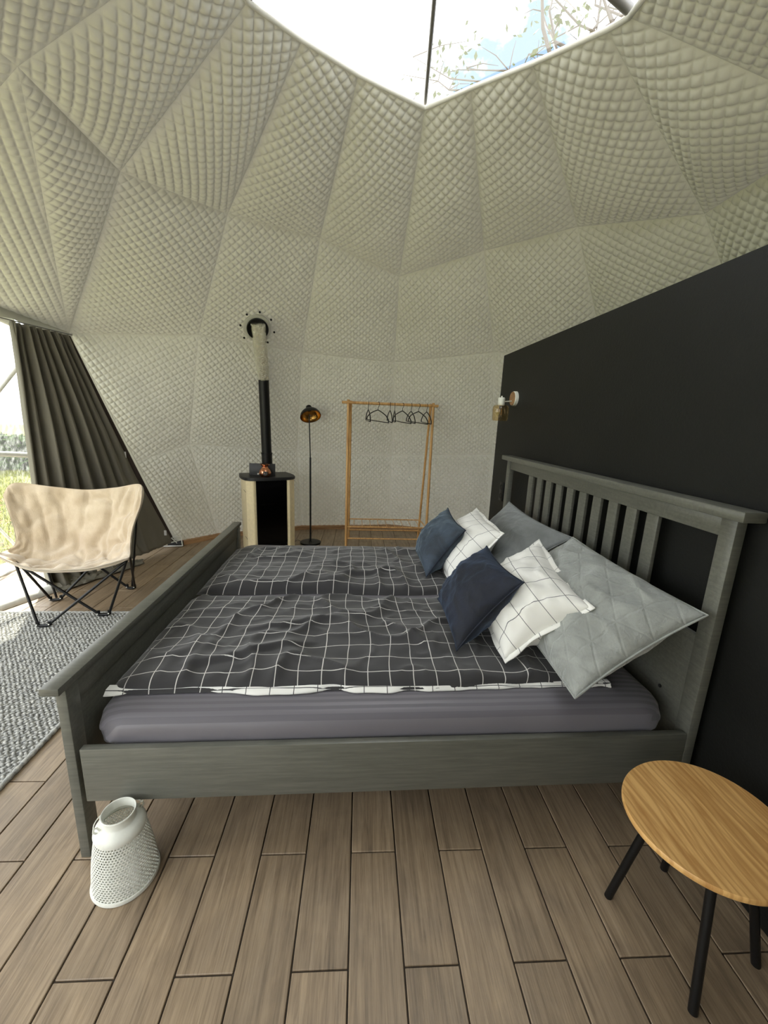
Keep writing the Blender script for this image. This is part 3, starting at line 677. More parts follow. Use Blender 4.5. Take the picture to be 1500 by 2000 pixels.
# ------------------------------------------------------------------ braided rug
rug = thing('rug', 'chunky braided grey wool rug on the tiled floor left of the bed', 'rug', (-2.1, 1.9, 0))
RX0, RX1, RY0, RY1 = -2.57, -1.345, .55, 2.89
o = world(box('backing', RX0+.01, RX1-.01, RY0+.01, RY1-.01, .0005, .008, M_rug, None, .002), rug)
sp = np.array([(0, 0, -1), (0, 0, 1)]+[(math.cos(a), math.sin(a), 0) for a in np.arange(6)*PI/3])
sf = [(0, 3+(k+0) % 6-1 if False else 2+(k+1) % 6, 2+k) for k in range(6)]+[(1, 2+k, 2+(k+1) % 6) for k in range(6)]
V = []; Fc = []; rw = .030; k_ = 0
for iy in range(int((RY1-RY0)/rw)):
    y = RY0+(iy+.5)*rw
    nxx = int((RX1-RX0)/.026)
    for ix in range(nxx):
        for sgn in (-1, 1):
            x = RX0+(ix+.5+.25*sgn)*.026+random.uniform(-.005, .005)
            yy = y+sgn*rw*.23+random.uniform(-.0015, .0015)+.004*fbm(x*3, y*3, 0, 2)
            a = sgn*.55+random.uniform(-.35, .35); c_, s_ = math.cos(a), math.sin(a); sc = (.0165, .0085*random.uniform(.85, 1.1), .0075*random.uniform(.8, 1.2))
            q = sp*np.array(sc); q = np.stack([q[:, 0]*c_-q[:, 1]*s_+x, q[:, 0]*s_+q[:, 1]*c_+yy, q[:, 2]+.010], 1)
            b = len(V); V.extend(q.tolist()); Fc.extend([(b+f[0], b+f[1], b+f[2]) for f in sf])
o = world(pyd('wool_braids', V, Fc, M_rug, None), rug); o['kind'] = 'stuff'
for pts in ([(RX1, RY0, 0), (RX1, RY1, 0)], [(RX0, RY1, 0), (RX1, RY1, 0)]):
    a, b = [np.array(p) for p in pts]; m_ = int(np.linalg.norm(b-a)/.014)
    P_ = [a+(b-a)*k/m_+np.array([0, 0, .009]) for k in range(m_+1)]; R_ = [.0085+.0035*abs(math.sin(k*PI/3)) for k in range(m_+1)]
    world(tube('edge_braid', P_, R_, M_rug, None, 8), rug)

# ------------------------------------------------------------------ butterfly chair
ch = thing('butterfly_chair', 'folding butterfly chair with cream fleece seat and black tube frame, before the grey curtain', 'chair', (-2.0, 3.0, .0))
rows = [
 [(-2.64, 3.24, .80), (-2.60, 3.31, .885), (-2.36, 3.36, .855), (-2.12, 3.37, .835), (-1.88, 3.36, .86), (-1.67, 3.31, .90), (-1.625, 3.24, .83)],
 [(-2.60, 3.20, .74), (-2.52, 3.26, .76), (-2.34, 3.31, .74), (-2.11, 3.33, .73), (-1.88, 3.31, .74), (-1.70, 3.26, .77), (-1.625, 3.20, .75)],
 [(-2.49, 3.10, .58), (-2.42, 3.18, .585), (-2.28, 3.23, .57), (-2.08, 3.25, .56), (-1.88, 3.23, .57), (-1.74, 3.18, .60), (-1.645, 3.10, .60)],
 [(-2.42, 3.00, .49), (-2.34, 3.06, .45), (-2.20, 3.11, .435), (-2.03, 3.12, .43), (-1.86, 3.11, .435), (-1.72, 3.06, .46), (-1.62, 3.00, .51)],
 [(-2.38, 2.86, .485), (-2.26, 2.92, .415), (-2.12, 2.93, .395), (-1.96, 2.94, .39), (-1.80, 2.93, .40), (-1.66, 2.90, .43), (-1.55, 2.86, .49)],
 [(-2.32, 2.74, .505), (-2.20, 2.78, .435), (-2.07, 2.77, .405), (-1.91, 2.77, .405), (-1.76, 2.77, .415), (-1.62, 2.77, .445), (-1.50, 2.76, .50)],
 [(-2.28, 2.68, .515), (-2.17, 2.68, .455), (-2.04, 2.665, .425), (-1.89, 2.66, .425), (-1.74, 2.665, .435), (-1.60, 2.68, .465), (-1.475, 2.70, .505)]]
R_ = np.array(rows, float)
for i_, f_s in enumerate((.945, .95, .96, .98)): R_[i_] = O+(R_[i_]-O)*f_s
def cr1(P, t):      # catmull-rom along the first axis
    n = len(P)-1; s = min(max(t*n, 0), n-1e-6); i = int(s); f = s-i
    p0, p1, p2, p3 = P[max(i-1, 0)], P[i], P[i+1], P[min(i+2, n)]
    return .5*((2*p1)+(-p0+p2)*f+(2*p0-5*p1+4*p2-p3)*f*f+(-p0+3*p1-3*p2+p3)*f**3)
nu, nv = 70, 84; Pg = np.zeros((nu+1, nv+1, 3))
for j in range(nv+1):
    row = cr1(R_, j/nv)
    for i in range(nu+1): Pg[i, j] = cr1(row, i/nu)
du = np.gradient(Pg, axis=0); dv = np.gradient(Pg, axis=1); Nn = np.cross(du, dv); Nn /= np.linalg.norm(Nn, axis=2)[:, :, None]
if Nn[nu//2, nv//3] @ np.array([0, -1, .4]) < 0: Nn = -Nn
V = []; Fc = []
for side in (1, -1):
    for i in range(nu+1):
        for j in range(nv+1):
            u, v = i/nu, j/nv; eu = min(u, 1-u); ev = min(v, 1-v); e = (1-math.exp(-eu*22))*(1-math.exp(-ev*26))
            x = u-.5; wr = max(0, 1-abs(fbm(x*4+v*1.2, v*3, 4, 2))*2.6)**2+.7*max(0, 1-abs(fbm(x*7*(1-v*.3), v*2.0, 9, 2))*2.8)**2
            pp = Pg[i, j]+Nn[i, j]*(side*(.020*max(e, 0)**.6+.002)+(side == 1)*(-.026*wr+.010*fbm(u*9, v*9, 2, 3))*e)
            V.append(pp)
w_ = nv+1; off = (nu+1)*w_
for i in range(nu):
    for j in range(nv):
        q = (i*w_+j, (i+1)*w_+j, (i+1)*w_+j+1, i*w_+j+1); Fc.append(q); Fc.append(tuple(off+k for k in q[::-1]))
bd = [i*w_ for i in range(nu+1)]+[nu*w_+j for j in range(1, nv+1)]+[i*w_+nv for i in range(nu-1, -1, -1)]+[j for j in range(nv-1, 0, -1)]
for k in range(len(bd)): a, b = bd[k], bd[(k+1) % len(bd)]; Fc.append((a, b, off+b, off+a))
world(pyd('seat_cover', V, Fc, M_fleece, None), ch)
fl = {'FL': (-2.055, 2.665), 'FR': (-1.76, 2.825), 'BL': (-2.27, 3.09), 'BR': (-1.83, 3.33)}
tips = {'TLF': (-2.22, 2.73, .455), 'TRF': (-1.53, 2.76, .455), 'TLB': (-2.42, 3.13, .86), 'TRB': (-1.60, 3.14, .88)}
zr = .013
def rod(name, f, off_, t_, r=.009):
    x, y = fl[f]; z = zr if f != 'BL' and f != 'BR' else .001
    p = np.array([x+off_[0], y+off_[1], z+.022]); world(tube(name, [p, np.array(t_)], r, M_blackm, None, 10), ch); return p
ends = {}
ends['FL'] = (rod('frame_rod', 'FL', (-.035, .0), tips['TLF']), rod('frame_rod', 'FL', (.035, .01), tips['TRF']))
ends['FR'] = (rod('frame_rod', 'FR', (.035, .01), tips['TRF']), rod('frame_rod', 'FR', (-.035, 0), tips['TLF']))
ends['BL'] = (rod('frame_rod', 'BL', (-.03, -.0), (-2.26, 2.78, .46)), rod('frame_rod', 'BL', (.035, .02), (-1.80, 3.20, .50)))
ends['BR'] = (rod('frame_rod', 'BR', (.03, .0), (-1.58, 2.90, .47)), rod('frame_rod', 'BR', (-.03, -.0), (-2.26, 3.16, .52)))
rod('back_rod', 'BL', (0, .02), tips['TLB'], .008); rod('back_rod', 'BR', (0, .02), tips['TRB'], .008)
for k, (a, b) in ends.items():
    zb = (zr if k[0] == 'F' else .001)+.010; m_ = (a+b)/2
    P_ = [a+np.array([0, 0, .02]), a*[1, 1, 0]+[0, 0, zb+.006], (a*.75+b*.25)*[1, 1, 0]+[0, 0, zb], (a*.25+b*.75)*[1, 1, 0]+[0, 0, zb], b*[1, 1, 0]+[0, 0, zb+.006], b+np.array([0, 0, .02])]
    world(tube('foot', P_, [.012]*6, M_blackm, None, 10), ch)
    for q in (a, b): world(lathe('rivet', [(0, 0), (.005, 0), (.004, .003), (0, .004)], M_white_metal, None, 10, tuple(q+np.array([0, -.012, 0])), Matrix.Rotation(PI/2, 3, 'X')), ch)

# ------------------------------------------------------------------ curtain
cu = thing('curtain', 'dark grey gathered curtain pulled aside at the window, its hem pinned along the dome wall', 'curtain', (-2.4, 3.4, 0))
TL = np.array([-2.43, 3.27, 2.045]); TR = at(134, 656, 0, -2.27); BL = np.array([-2.47, 3.29, .02]); BRc = np.array([-1.97, 4.52, .05])
nu, nv = 240, 60; V = []; Fc = []
cen = np.array([0, 0, 1.2])
for i in range(nu+1):
    u = i/nu
    for j in range(nv+1):
        v = j/nv
        uu = u**1.0
        top = TL*(1-uu)+TR*uu; bot = BL*(1-uu)+BRc*uu
        p = top*(1-v)+bot*v
        tg = (TR-TL)*(1-v)+(BRc-BL)*v; tg = tg*[1, 1, 0]; tg /= np.linalg.norm(tg); nn = np.array([tg[1], -tg[0], 0])
        flat = max(0, (u-.45)/.55)*v**.8
        ph = 2*PI*9*u**(1-.25*v)+.6*math.sin(v*3+u*6)
        amp = (.042+.016*v)*(1-flat)**2*(1+.4*math.sin(u*37))
        p = p+nn*(amp*(math.sin(ph)+.25*math.sin(2*ph+1))+.03*math.sin(PI*v)*flat*0+.010*fbm(u*5, v*3, 3, 2))
        p = p+nn*.05*math.sin(PI*v)*math.sin(PI*u)
        if v < .04: p = p+nn*.008*math.sin(u*2*PI*46)
        if v > .93: p = p+nn*((v-.93)/.07)*(.06*fbm(u*14, 3, 3, 2)+.05)*(1-flat)+np.array([0, 0, .02*max(0, fbm(u*20, 1, 1, 2))])
        p[2] = max(p[2], .012); V.append(p)
w_ = nv+1; Fc = [(i*w_+j, (i+1)*w_+j, (i+1)*w_+j+1, i*w_+j+1) for i in range(nu) for j in range(nv)]
o = world(pyd('cloth', V, Fc, M_curtain, None), cu); sm = o.modifiers.new('th', 'SOLIDIFY'); sm.thickness = .0025
edge = [TR*(1-t_)+BRc*t_+np.array([-.01, -.02, 0])+np.array([.0, -.015, 0])*math.sin(PI*t_) for t_ in np.linspace(0, 1, 24)]
V = []
for k, p in enumerate(edge):
    for d in ((-.030, -.022, 0), (.022, .010, 0), (.024, .018, 0), (-.028, -.014, 0)): V.append(p+np.array(d))
Fc = [(k*4+j, (k+1)*4+j, (k+1)*4+(j+1) % 4, k*4+(j+1) % 4) for k in range(23) for j in range(4)]+[(3, 2, 1, 0), (92, 93, 94, 95)]
o = world(pyd('hem_band', V, Fc, M_hem_dark, None), cu); o['label'] = 'dark brown hem band along the slanting edge'
for t_ in (.49, .93):
    p = TR*(1-t_)+BRc*t_+np.array([-.02, -.06, 0]); world(box('fabric_tab', p[0]-.022, p[0]+.022, p[1]-.003, p[1]+.003, p[2]-.028, p[2]+.028, M_label, None, .001), cu)
tube('curtain_wire', [TL+np.array([-.03, -.1, .012]), TR+np.array([.01, .03, .012])], .004, M_grey_tube); o = bpy.data.objects['curtain_wire']; tag(o, 'thin steel wire carrying the grey curtain under the window header', 'wire')
# rucked gathers lying on the floor
V = []; Fc = []; nu, nv = 90, 16
for i in range(nu+1):
    u = i/nu; c0 = BL*(1-u)+np.array([-2.12, 3.98, 0])*u
    for j in range(nv+1):
        v = j/nv; wd = .16*(1-.5*u)*(1+.4*fbm(u*6, 0, 5, 2)); z = .012+.045*math.sin(PI*v)**.6*max(.1, .6+.9*fbm(u*11, v*3, 8, 3))
        V.append((c0[0]+.10+(v-.85)*wd*.9+.02*fbm(u*9, v*4, 2, 2), c0[1]-.04+(v-.85)*wd*-.9+.02*fbm(u*9, v*4, 6, 2), z))
w_ = nv+1; Fc = [(i*w_+j, (i+1)*w_+j, (i+1)*w_+j+1, i*w_+j+1) for i in range(nu) for j in range(nv)]
o = world(pyd('floor_gathers', V, Fc, M_curtain, None), cu); sm = o.modifiers.new('th', 'SOLIDIFY'); sm.thickness = .003; sm.offset = -1

# canvas apron on the floor at the foot of the window
V = []; nu, nv = 80, 14
for i in range(nu+1):
    u = i/nu; y = .9+u*2.55; inner = np.array([-2.60+(.06+.115*(y-2.9)/.26 if y > 2.9 else 0), y]); 
    for j in range(nv+1):
        v = j/nv; x = -3.05*(1-v)+inner[0]*v; z = .014+.035*math.exp(-((v-.9)/.10)**2)*(1+.5*fbm(y*5, 0, 1, 2))+.012*abs(fbm(x*8, y*5, 2, 3))
        V.append((x, y+.3*(1-v)*0, z if v < 1 else .004))
w_ = nv+1; Fc = [(i*w_+j, i*w_+j+1, (i+1)*w_+j+1, (i+1)*w_+j) for i in range(nu) for j in range(nv)]
o = pyd('canvas_apron', V, Fc, M_apron); tag(o, 'grey white canvas skirt rucked up along the floor under the window', 'canvas')
sm = o.modifiers.new('th', 'SOLIDIFY'); sm.thickness = .004; sm.offset = -1

# canvas valance over the curtain's head
V = []; Fc = []
for i in range(25):
    t_ = i/24; p = W1*(1-t_)+W0*t_; q = np.array([.05, -.05, -.075-.01*math.sin(t_*30)])
    V += [p+np.array([0, 0, .01]), p+q*.6+np.array([0, 0, .005]), p+q]
Fc = [(i*3+j, (i+1)*3+j, (i+1)*3+j+1, i*3+j+1) for i in range(24) for j in range(2)]
o = pyd('valance', V, Fc, M_liner, wall_back)
# white steel foot plate where the hem meets the floor
fp = thing('frame_foot', 'small white steel frame foot at the lower tip of the curtain', 'bracket', (-1.93, 4.52, 0))
P0 = np.array([-1.93, 4.46, .014])
for a, b in (((-.20, 0, 0), (.06, .03, 0)), ((.06, .03, 0), (.05, .03, .11)), ((.05, .03, .11), (-.14, .02, .09)), ((-.2, 0, 0), (.05, .03, .07)), ((.02, .05, .0), (-.04, .0, .10))):
    world(tube('bar', [P0+np.array(a), P0+np.array(b)], .006, M_white_tube, None, 8), fp)
world(box('base_plate', P0[0]-.10, P0[0]+.05, P0[1]+.03, P0[1]+.09, 0.001, .06, M_iron, None), fp)

# ------------------------------------------------------------------ pellet stove
SX, SY = -.915, 4.44
sv = thing('pellet_stove', 'cream and black wood stove with glass door against the quilted wall', 'stove', (SX, SY, 0), None, .42)
def extrude(name, pts, z0, z1, mat, bev=.004):
    bm = bmesh.new(); vs = [bm.verts.new((x, y, z0)) for x, y in pts]; f = bm.faces.new(vs); r = bmesh.ops.extrude_face_region(bm, geom=[f])
    for v in r['geom']:
        if isinstance(v, bmesh.types.BMVert): v.co.z = z1
    bmesh.ops.recalc_face_normals(bm, faces=bm.faces)
    if bev: bmesh.ops.bevel(bm, geom=[e for e in bm.edges], offset=bev, segments=2, affect='EDGES')
    return frombm(name, bm, mat, sv)
HW, HD = .258, .215
def bow(s, inset=0):       # bowed cream flank, s = -1 left, 1 right
    out = [(s*(.158), -HD+.005+inset), (s*.185, -HD-.004), (s*.215, -HD+.02)]
    for k in range(9): a = k/8; out.append((s*(HW-.030+.030*math.sin(PI*(.25+.6*a))), -HD+.045+a*.36))
    out += [(s*.16, HD-.01)]
    return out if s > 0 else out[::-1]
extrude('side_panel', [(p[0], p[1]) for p in bow(-1)], .03, .815, M_cream); extrude('side_panel', bow(1), .03, .815, M_cream)
extrude('firebox', [(-.156, -HD+.012), (.156, -HD+.012), (.156, HD-.01), (-.156, HD-.01)], .02, .815, M_iron, .003)
dr = extrude('glass_door', [(-.154, -HD-.004), (.154, -HD-.004), (.154, -HD+.010), (-.154, -HD+.010)], .13, .808, M_blackgloss, .003)
for (z0, z1) in ((.30, .308), (.56, .568)): box('door_trim', -.12, .10, -HD-.006, -HD-.003, z0, z1, M_blackgloss, sv, .0008)
extrude('plinth', [(-.20, -HD+.02), (.20, -HD+.02), (.20, HD-.02), (-.20, HD-.02)], 0.0, .032, M_iron, .003)
extrude('ash_drawer', [(-.152, -HD-.002), (.152, -HD-.002), (.152, -HD+.012), (-.152, -HD+.012)], .036, .124, M_blackgloss, .003)
tp = []
for a in np.linspace(0, 1, 9): tp.append((-.272+a*.0+.03*(1-math.sin(PI*(.2+.6*a))), -HD+.04+a*.36))
tp = [(-.17, -HD-.022), (-.222, -HD+.000), (-.262, -HD+.05), (-.278, -HD+.14), (-.278, .05), (-.255, HD-.01), (.255, HD-.01), (.278, .05), (.278, -HD+.14), (.262, -HD+.05), (.222, -HD+.000), (.17, -HD-.022)]
extrude('top_plate', tp[::-1], .815, .845, M_iron, .004)
for z in (.20, .70): tube('seam_groove', [(-HW-.004, -.10, z+.01), (-HW+.004, -.17, z-.006)], .0018, M_iron, sv, 6)
tube('flue_collar', [(-.005, .06, .845), (-.005, .06, .875)], .064, M_iron, sv, 32)
# flue pipe: black lower pipe, foil sleeve, black ring in the liner
FH = hit(503, 642, 3.06); fx, fy = -.905, 4.42
bp0 = np.array([SX-.005, SY+.06, .875]); bp1 = np.array([-.915, 4.40, 1.84]); bp2 = O+ray(504, 632)*(np.linalg.norm(FH-O)-.19)
fp_ = thing('flue_pipe', 'black stove pipe with foil wrapped upper length rising from the stove', 'pipe', tuple(bp0))
world(tube('lower_pipe', [bp0, bp0*.8+bp1*.2], .056, M_blackm, None, 32), fp_); world(tube('upper_pipe', [bp0*.8+bp1*.2, bp1], .052, M_blackm, None, 32), fp_)
world(tube('pipe_joint', [bp0*.805+bp1*.195, bp0*.79+bp1*.21], .0585, M_blackm, None, 32), fp_)
P_ = [bp1*(1-t_)+bp2*t_+np.array([0, -.012*math.sin(PI*t_), 0]) for t_ in np.linspace(0, 1, 26)]
V, Fc = tube_geo([bp1*(1-t_)+bp2*t_+np.array([0, -.012*math.sin(PI*t_), 0]) for t_ in np.linspace(0, 1, 60)], [.056+.009*t_ for t_ in np.linspace(0, 1, 60)], 40)
ax0 = np.array(bp1); V = [np.array(p)+np.array([fbm(p[0]*38, p[1]*38, p[2]*22, 3), fbm(p[0]*38, p[1]*38, p[2]*22+9, 3), 0])*.007 for p in V]
world(pyd('foil_sleeve', V, Fc, M_foil, None, True), fp_)
nrm = (DC-FH)/np.linalg.norm(DC-FH); nrm = nrm*.6+np.array([.1, -.6, -.2]); nrm /= np.linalg.norm(nrm); rot = Vector((0, 0, 1)).rotation_difference(Vector(nrm)).to_matrix()
fc = FH-ray(503, 640)*.16
rg = thing('wall_collar', 'round black flue collar with bolts set in the quilted liner', 'collar', tuple(fc))
world(lathe('ring', [(.094, 0), (.096, .010), (.090, .014), (.072, .010), (.068, 0), (0, -.002)], M_blackm, None, 40, tuple(fc), rot), rg)
o = world(lathe('padding', [(.124, -.012), (.122, 0), (.112, .006), (.096, .004), (.094, -.012)], M_hem, None, 48, tuple(fc), rot), rg)
for k in range(8):
    a = k*2*PI/8+.25; q = Vector(fc)+rot @ Vector((.148*math.cos(a), .148*math.sin(a), .0))
    world(lathe('bolt', [(0, 0), (.0095, 0), (.0095, .006), (.006, .010), (0, .010)], M_blackm, None, 10, tuple(q), rot), rg)
# slate card and copper burner on the stove
cdz = thing('slate_card', 'small black slate board standing upright on the stove top', 'board', (SX-.035, SY-.06, .845))
bm = bmesh.new(); bxm(bm, -.135, .135, -.006, .006, 0, .125, .002)
for v in bm.verts: v.co.y += v.co.z*.10
frombm('board', bm, M_iron, cdz)
bm = bmesh.new(); bxm(bm, -.10, .10, -.01, .05, .0005, .006, .001); frombm('stand', bm, M_iron, cdz)
pot = thing('oil_burner', 'small copper oil burner shaped like a bottle on the stove top', 'burner', (SX+.012, SY-.145, .845))
pot.scale = (1.15, 1.15, 1.12)
lathe('body', [(0, .002), (.036, .002), (.050, .018), (.054, .038), (.046, .062), (.030, .082), (.024, .094), (.032, .104), (.042, .110), (.043, .116), (.034, .113), (.022, .104), (.0, .100)], M_copper, pot, 32)
lathe('opening', [(.0, 0), (.020, 0), (.021, .004), (.018, .005), (0, .002)], M_iron, pot, 20, (.012, -.050, .036), Matrix.Rotation(PI/2, 3, 'X'))
lathe('knob', [(0, 0), (.008, .002), (.009, .008), (.005, .013), (0, .014)], M_white_metal, pot, 14, (-.058, -.012, .018))

# ------------------------------------------------------------------ floor lamp
fl_ = thing('floor_lamp', 'black floor lamp with tilted dome shade, gold inside, between stove and clothes rack', 'lamp', (-.478, 4.70, 0))
lathe('base', [(0, 0), (.118, 0), (.122, .004), (.122, .018), (.118, .022), (.02, .024), (.014, .03), (0, .03)], M_blackm, fl_, 48)
tube('pole', [(0, 0, .028), (0, 0, 1.02)], .0105, M_blackm, fl_, 14); tube('pole', [(0, 0, 1.02), (-.012, 0, 1.50)], .0065, M_blackm, fl_, 12)
rotl = Matrix.Rotation(math.radians(14), 3, 'Y') @ Matrix.Rotation(math.radians(-22), 3, 'X'); rotl = Matrix.Rotation(math.radians(-34), 3, 'X') @ Matrix.Rotation(math.radians(-13), 3, 'Y')
lc = (.008, -.03, 1.475)
dome_p = [(.115*math.cos(a), .095*math.sin(a)) for a in np.linspace(0, 1.40, 14)]
shd = lathe('shade', dome_p+[(.0, .096)], M_blackm, fl_, 40, lc, rotl, False)
lathe('shade_lining', [(r*.975, z*.97-.001) for r, z in dome_p]+[(0, .09)], M_gold, shd, 40, lc, rotl, False)
lathe('rim', [(.1155, -.003), (.1165, 0), (.1155, .003), (.112, 0), (.1155, -.003)], M_blackm, shd, 40, lc, rotl, False)
lathe('cap', [(.034, .088), (.034, .12), (.028, .135), (.012, .142), (0, .143)], M_blackm, fl_, 24, lc, rotl)
lathe('bulb', [(0, -.012), (.016, -.008), (.029, .010), (.031, .026), (.024, .045), (.014, .062), (.014, .09), (0, .09)], M_bulb, fl_, 24, lc, rotl)
tube('cord', [(-.10, .03, .008), (-.16, .10, .008), (-.22, .02, .008), (-.24, -.05, .008), (-.25, .03, .008), (-.26, .12, .008)], .003, M_blackm, fl_, 6)

# ------------------------------------------------------------------ clothes rack and hangers
ck = thing('clothes_rack', 'light oak A-frame clothes rack with two low shelves bars at the back of the room', 'rack', (.40, 4.7, 0))
XL, XR, YB0, YB1, ZTp = -.055, .885, 4.57, 4.97, 1.64
ybar = 4.60
def rk(name, a, b, r=.013, seg=12): return world(tube(name, [a, b], r, M_oak, None, seg), ck)
rk('hanging_bar', (XL-.07, ybar, ZTp), (XR+.055, ybar, ZTp), .0150, 16)
for x in (XL, XR):
    s = .012 if x < 0 else -.012
    rk('leg', (x, YB0, 0), (x, ybar+.004, ZTp+.03), .0155); rk('leg', (x+s*2.2, YB1, 0), (x+s*2.2, ybar+.02, ZTp+.02), .0135)
for z, yf in ((.245, YB0), (.105, YB0)): rk('shelf_bar', (XL, yf+.003, z), (XR, yf+.003, z), .009)
for z in (.255, .115): rk('shelf_bar', (XL+.02, YB1-.05, z), (XR-.02, YB1-.05, z), .008)
for x in (XL, XR):
    for z in (.25, .11): rk('side_bar', (x, YB0, z), (x+(.02 if x < 0 else -.02), YB1-.05, z), .008)
for k in range(9):
    x = XL+.09+k*.096; rk('shelf_rod', (x, YB0+.01, .248), (x, YB1-.05, .256), .0035, 8)
def hanger_parts():
    hp = [(0, 0, -.075)]; pts = [(0, 0, -.075)]
    sh = [(-.205, 0, -.185), (-.198, 0, -.155), (-.150, 0, -.115), (-.08, 0, -.088), (-.02, 0, -.070), (0, 0, -.066), (.02, 0, -.070), (.08, 0, -.088), (.150, 0, -.115), (.198, 0, -.155), (.205, 0, -.185)]
    hook = [(0, 0, -.07), (0, 0, -.035), (.010, 0, -.026), (.0185, 0, -.012), (.0195, 0, .004), (.013, 0, .0165), (0, 0, .0205), (-.014, 0, .0155), (-.0190, 0, .002)]
    return sh, hook
sh, hook = hanger_parts()
hg = [(.165, 85, 2), (.275, 57, 4), (.405, 87, 3), (.455, 92, 0), (.545, 67, 4), (.640, 84, 3), (.725, 66, 4), (.815, 84, 3)]
pos_txt = ['leftmost black hanger on the rack, turned nearly edge on', 'black hanger seen widest, second from the left on the rack', 'black hanger, third from the left, edge on beside the widest one', 'black hanger, fourth from the left, a single thin line', 'black hanger just right of the gap on the rack, turned open', 'narrow black hanger, third from the right on the rack', 'open black hanger, second from the right on the rack', 'rightmost black hanger, close against the rack post']
h0 = None
for (x, yw, tl), lab in zip(hg, pos_txt):
    if h0 is None:
        t = thing('coat_hanger', lab, 'hanger', (0, 0, 0), 'black hangers on the clothes rack')
        V, Fc = tube_geo(sh, .0055, 8); v2, f2 = tube_geo([sh[0], (0, 0, -.187), sh[-1]], .0045, 8); b = len(V); V += v2; Fc += [tuple(b+i for i in f) for f in f2]
        pyd('body', V, Fc, M_blackm, t); tube('hook', hook, .0028, M_blackm, t, 8); h0 = t
    else:
        t = h0.copy(); COL.objects.link(t); t['label'] = lab
        for c in h0.children: d = c.copy(); COL.objects.link(d); d.parent = t
    t.location = (x, ybar, ZTp-.002); t.rotation_euler = (0, math.radians(tl), math.radians(-yw))

# ------------------------------------------------------------------ wall lamp and socket
wl = thing('wall_lamp', 'small wall lamp with round wooden plate and amber glass jar shade, on the black wall', 'lamp', (1.262, 3.20, 1.665))
rY = Matrix.Rotation(-PI/2, 3, 'Y')
lathe('wall_plate', [(.056, .0), (.056, .022), (.052, .026), (0, .026)], M_white_metal, wl, 32, (0, 0, 0), rY)
lathe('wood_disc', [(.052, .026), (.052, .030), (.050, .032), (0, .032)], M_timber, wl, 32, (0, 0, 0), rY)
tube('arm', [(-.03, -.0, -.02), (-.11, -.03, -.028)], .005, M_white_metal, wl, 10)
jx_, jy_ = -.125, -.035
lathe('socket', [(0, -.05), (.022, -.05), (.026, -.044), (.026, .004), (.022, .010), (.006, .012), (.005, .022), (0, .023)], M_white_metal, wl, 24, (jx_, jy_, -.008))
lathe('glass_jar', [(.024, -.052), (.050, -.056), (.060, -.068), (.062, -.085), (.060, -.160), (.054, -.172), (.0515, -.170), (.057, -.158), (.0595, -.086), (.0575, -.070), (.048, -.0585)], M_amber, wl, 32, (jx_, jy_, 0), None, False)
blb = lathe('bulb', [(.012, -.055), (.014, -.075), (.028, -.100), (.030, -.118), (.020, -.138), (0, -.146)], M_bulb, wl, 24, (jx_, jy_, 0))
tube('filament', [(jx_-.008, jy_, -.085), (jx_-.010, jy_, -.12), (jx_, jy_, -.128), (jx_+.010, jy_, -.12), (jx_+.008, jy_, -.085)], .0015, M_gold, blb, 6)
so = thing('wall_socket', 'black double power socket on the black wall behind the far headboard post', 'socket', (1.262, 3.295, .915))
box('frame', -.008, 0, -.04, .04, -.08, .08, M_blackm, so, .004)
for z in (-.037, .037): lathe('outlet', [(.0, .0085), (.018, .0085), (.020, .011), (.024, .011), (.025, .007)], M_blackm, so, 24, (0, 0, z), rY)

# ------------------------------------------------------------------ outdoors, seen through the bay and the skylight
gr = pyd('ground', [(-40, -30, -.30), (30, -30, -.30), (30, 45, -.30), (-40, 45, -.30)], [(0, 1, 2, 3)], M_dirt, None, False); gr['kind'] = 'structure'
def leaves(nn, fpos, size, seed, up=False):
    r = np.random.default_rng(seed); V = np.zeros((nn*4, 3)); P = fpos(r, nn); a = r.uniform(0, 2*PI, nn)
    if up: d1 = np.stack([r.normal(0, .35, nn), r.normal(0, .35, nn), np.ones(nn)], 1); sz = size*r.uniform(.6, 1.3, (nn, 1)); d2 = np.stack([np.cos(a), np.sin(a), np.zeros(nn)], 1)*.006; V[0::4] = P-d2; V[1::4] = P+d2; V[2::4] = P+d1*sz+d2*.2; V[3::4] = P+d1*sz-d2*.2
    else:
        d1 = r.normal(size=(nn, 3)); d1 /= np.linalg.norm(d1, axis=1)[:, None]; d2 = np.cross(d1, r.normal(size=(nn, 3))); d2 /= np.linalg.norm(d2, axis=1)[:, None]
        s = size*r.uniform(.6, 1.3, (nn, 1)); V[0::4] = P-d1*s; V[1::4] = P+d2*s*.5; V[2::4] = P+d1*s; V[3::4] = P-d2*s*.5
    F_ = np.arange(nn*4).reshape(-1, 4); return V, F_
V, Fc = leaves(26000, lambda r, n: np.stack([r.uniform(-9.5, -3.15, n), r.uniform(2.2, 12.5, n), np.full(n, -.30)], 1), .07, 3, True)
o = pyd('grass', V, Fc, M_grass, None, False); tag(o, 'sunlit yellow green grass outside the clear window', 'grass'); o['kind'] = 'stuff'
V, Fc = leaves(1500, lambda r, n: np.stack([r.uniform(-7, -3.2, n), r.uniform(3.0, 8, n), np.full(n, -.235)], 1), .045, 5)
V[:, 2] = -.235+np.abs(V[:, 2]+.235)*.4
o = pyd('fallen_leaves', V, Fc, M_leafl, None, False); tag(o, 'scattered reddish brown leaves fallen on the lawn outside', 'leaves'); o['kind'] = 'stuff'
hd_ = thing('hedge', 'clipped green hedge along the far side of the lawn outside', 'hedge', (-9, 12, -.3))
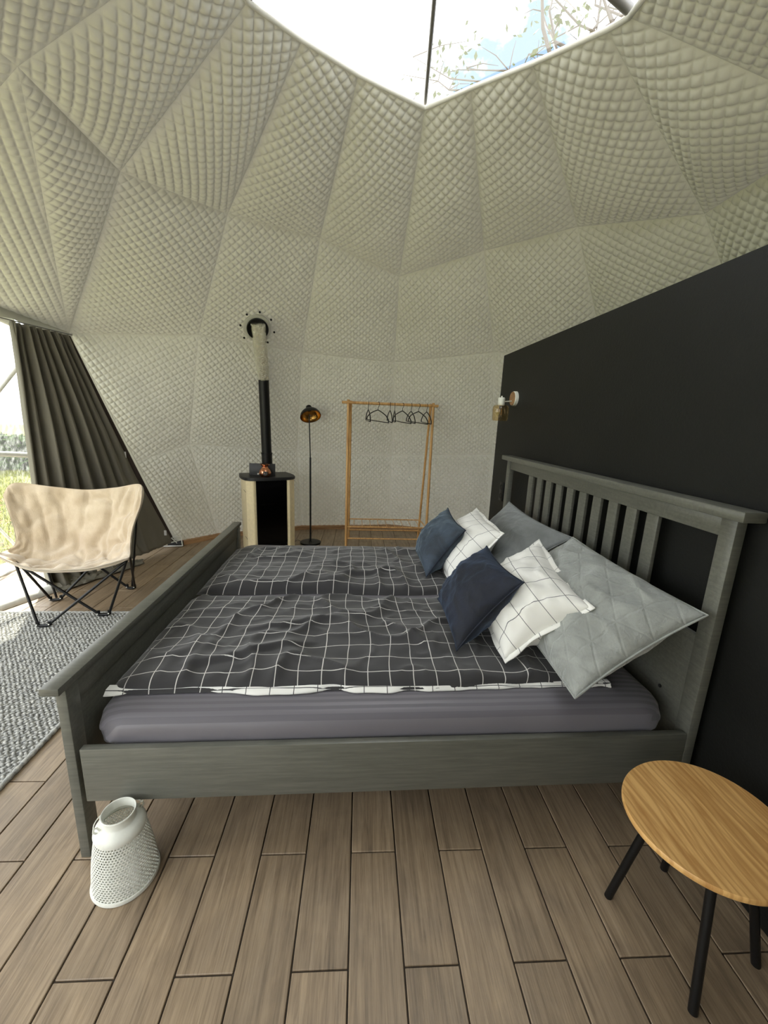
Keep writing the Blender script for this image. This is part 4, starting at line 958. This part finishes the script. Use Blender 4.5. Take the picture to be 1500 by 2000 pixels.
o = world(box('hedge_core', -16, -2, 12.2, 13.0, -.3, .55, M_hedge, None, .1), hd_)
V, Fc = leaves(16000, lambda r, n: np.stack([r.uniform(-16, -2, n), 12.2+r.normal(0, .09, n), r.uniform(-.25, .68, n)], 1), .09, 6)
o = world(pyd('foliage', V, Fc, M_hedge, None, False), hd_); o['kind'] = 'stuff'
# birch outside whose thin branches reach over the dome
def tree(name, label, bx, by, target, seed, zb=-.3):
    r = random.Random(seed); t = thing(name, label, 'tree', (bx, by, zb))
    tgt = np.array(target, float); b0 = np.array([bx, by, zb]); top = b0*.25+tgt*.75; top[2] = tgt[2]*.85
    Pm = [b0, b0+np.array([0, 0, 2.4]), (b0+np.array([0, 0, 4.6]))*.8+top*.2, top]
    Pm = [cr1(np.array(Pm), s) for s in np.linspace(0, 1, 14)]
    world(tube('trunk', Pm, [.16-.11*i/13 for i in range(14)], M_bark, None, 10), t)
    LV = []; 
    for k in range(16):
        s = r.uniform(.5, 1); p0 = cr1(np.array(Pm), s); d = tgt+np.array([r.gauss(0, 1.1), r.gauss(0, 1.1), r.gauss(0, .5)])-p0
        br = [p0+d*q+np.array([r.gauss(0, .10), r.gauss(0, .10), .25*math.sin(PI*q)]) for q in np.linspace(0, 1, 8)]; br[0] = p0
        world(tube('branch', br, [.035*(1-.85*i/7) for i in range(8)], M_bark, None, 6), t)
        for m_ in range(5):
            q = br[r.randint(3, 7)]; e = q+np.array([r.gauss(0, .45), r.gauss(0, .45), r.gauss(0, .3)])
            world(tube('twig', [q, (q+e)/2+np.array([0, 0, .05]), e], [.010, .007, .003], M_bark, None, 5), t)
            if r.random() < .28: LV.append(e)
    LV = np.array(LV)
    V, Fc = leaves(len(LV)*16, lambda rr, n: LV[rr.integers(0, len(LV), n)]+rr.normal(0, .16, (n, 3)), .055, seed)
    o = world(pyd('foliage', V, Fc, M_leaf, None, False), t); o['kind'] = 'stuff'
d_ = ray(985, 40); tg = O+d_*(6.6/d_[2])
tree('tree', 'tall thin leafed tree whose branches show faintly above the skylight', 5.2, 6.2, tg, 4)
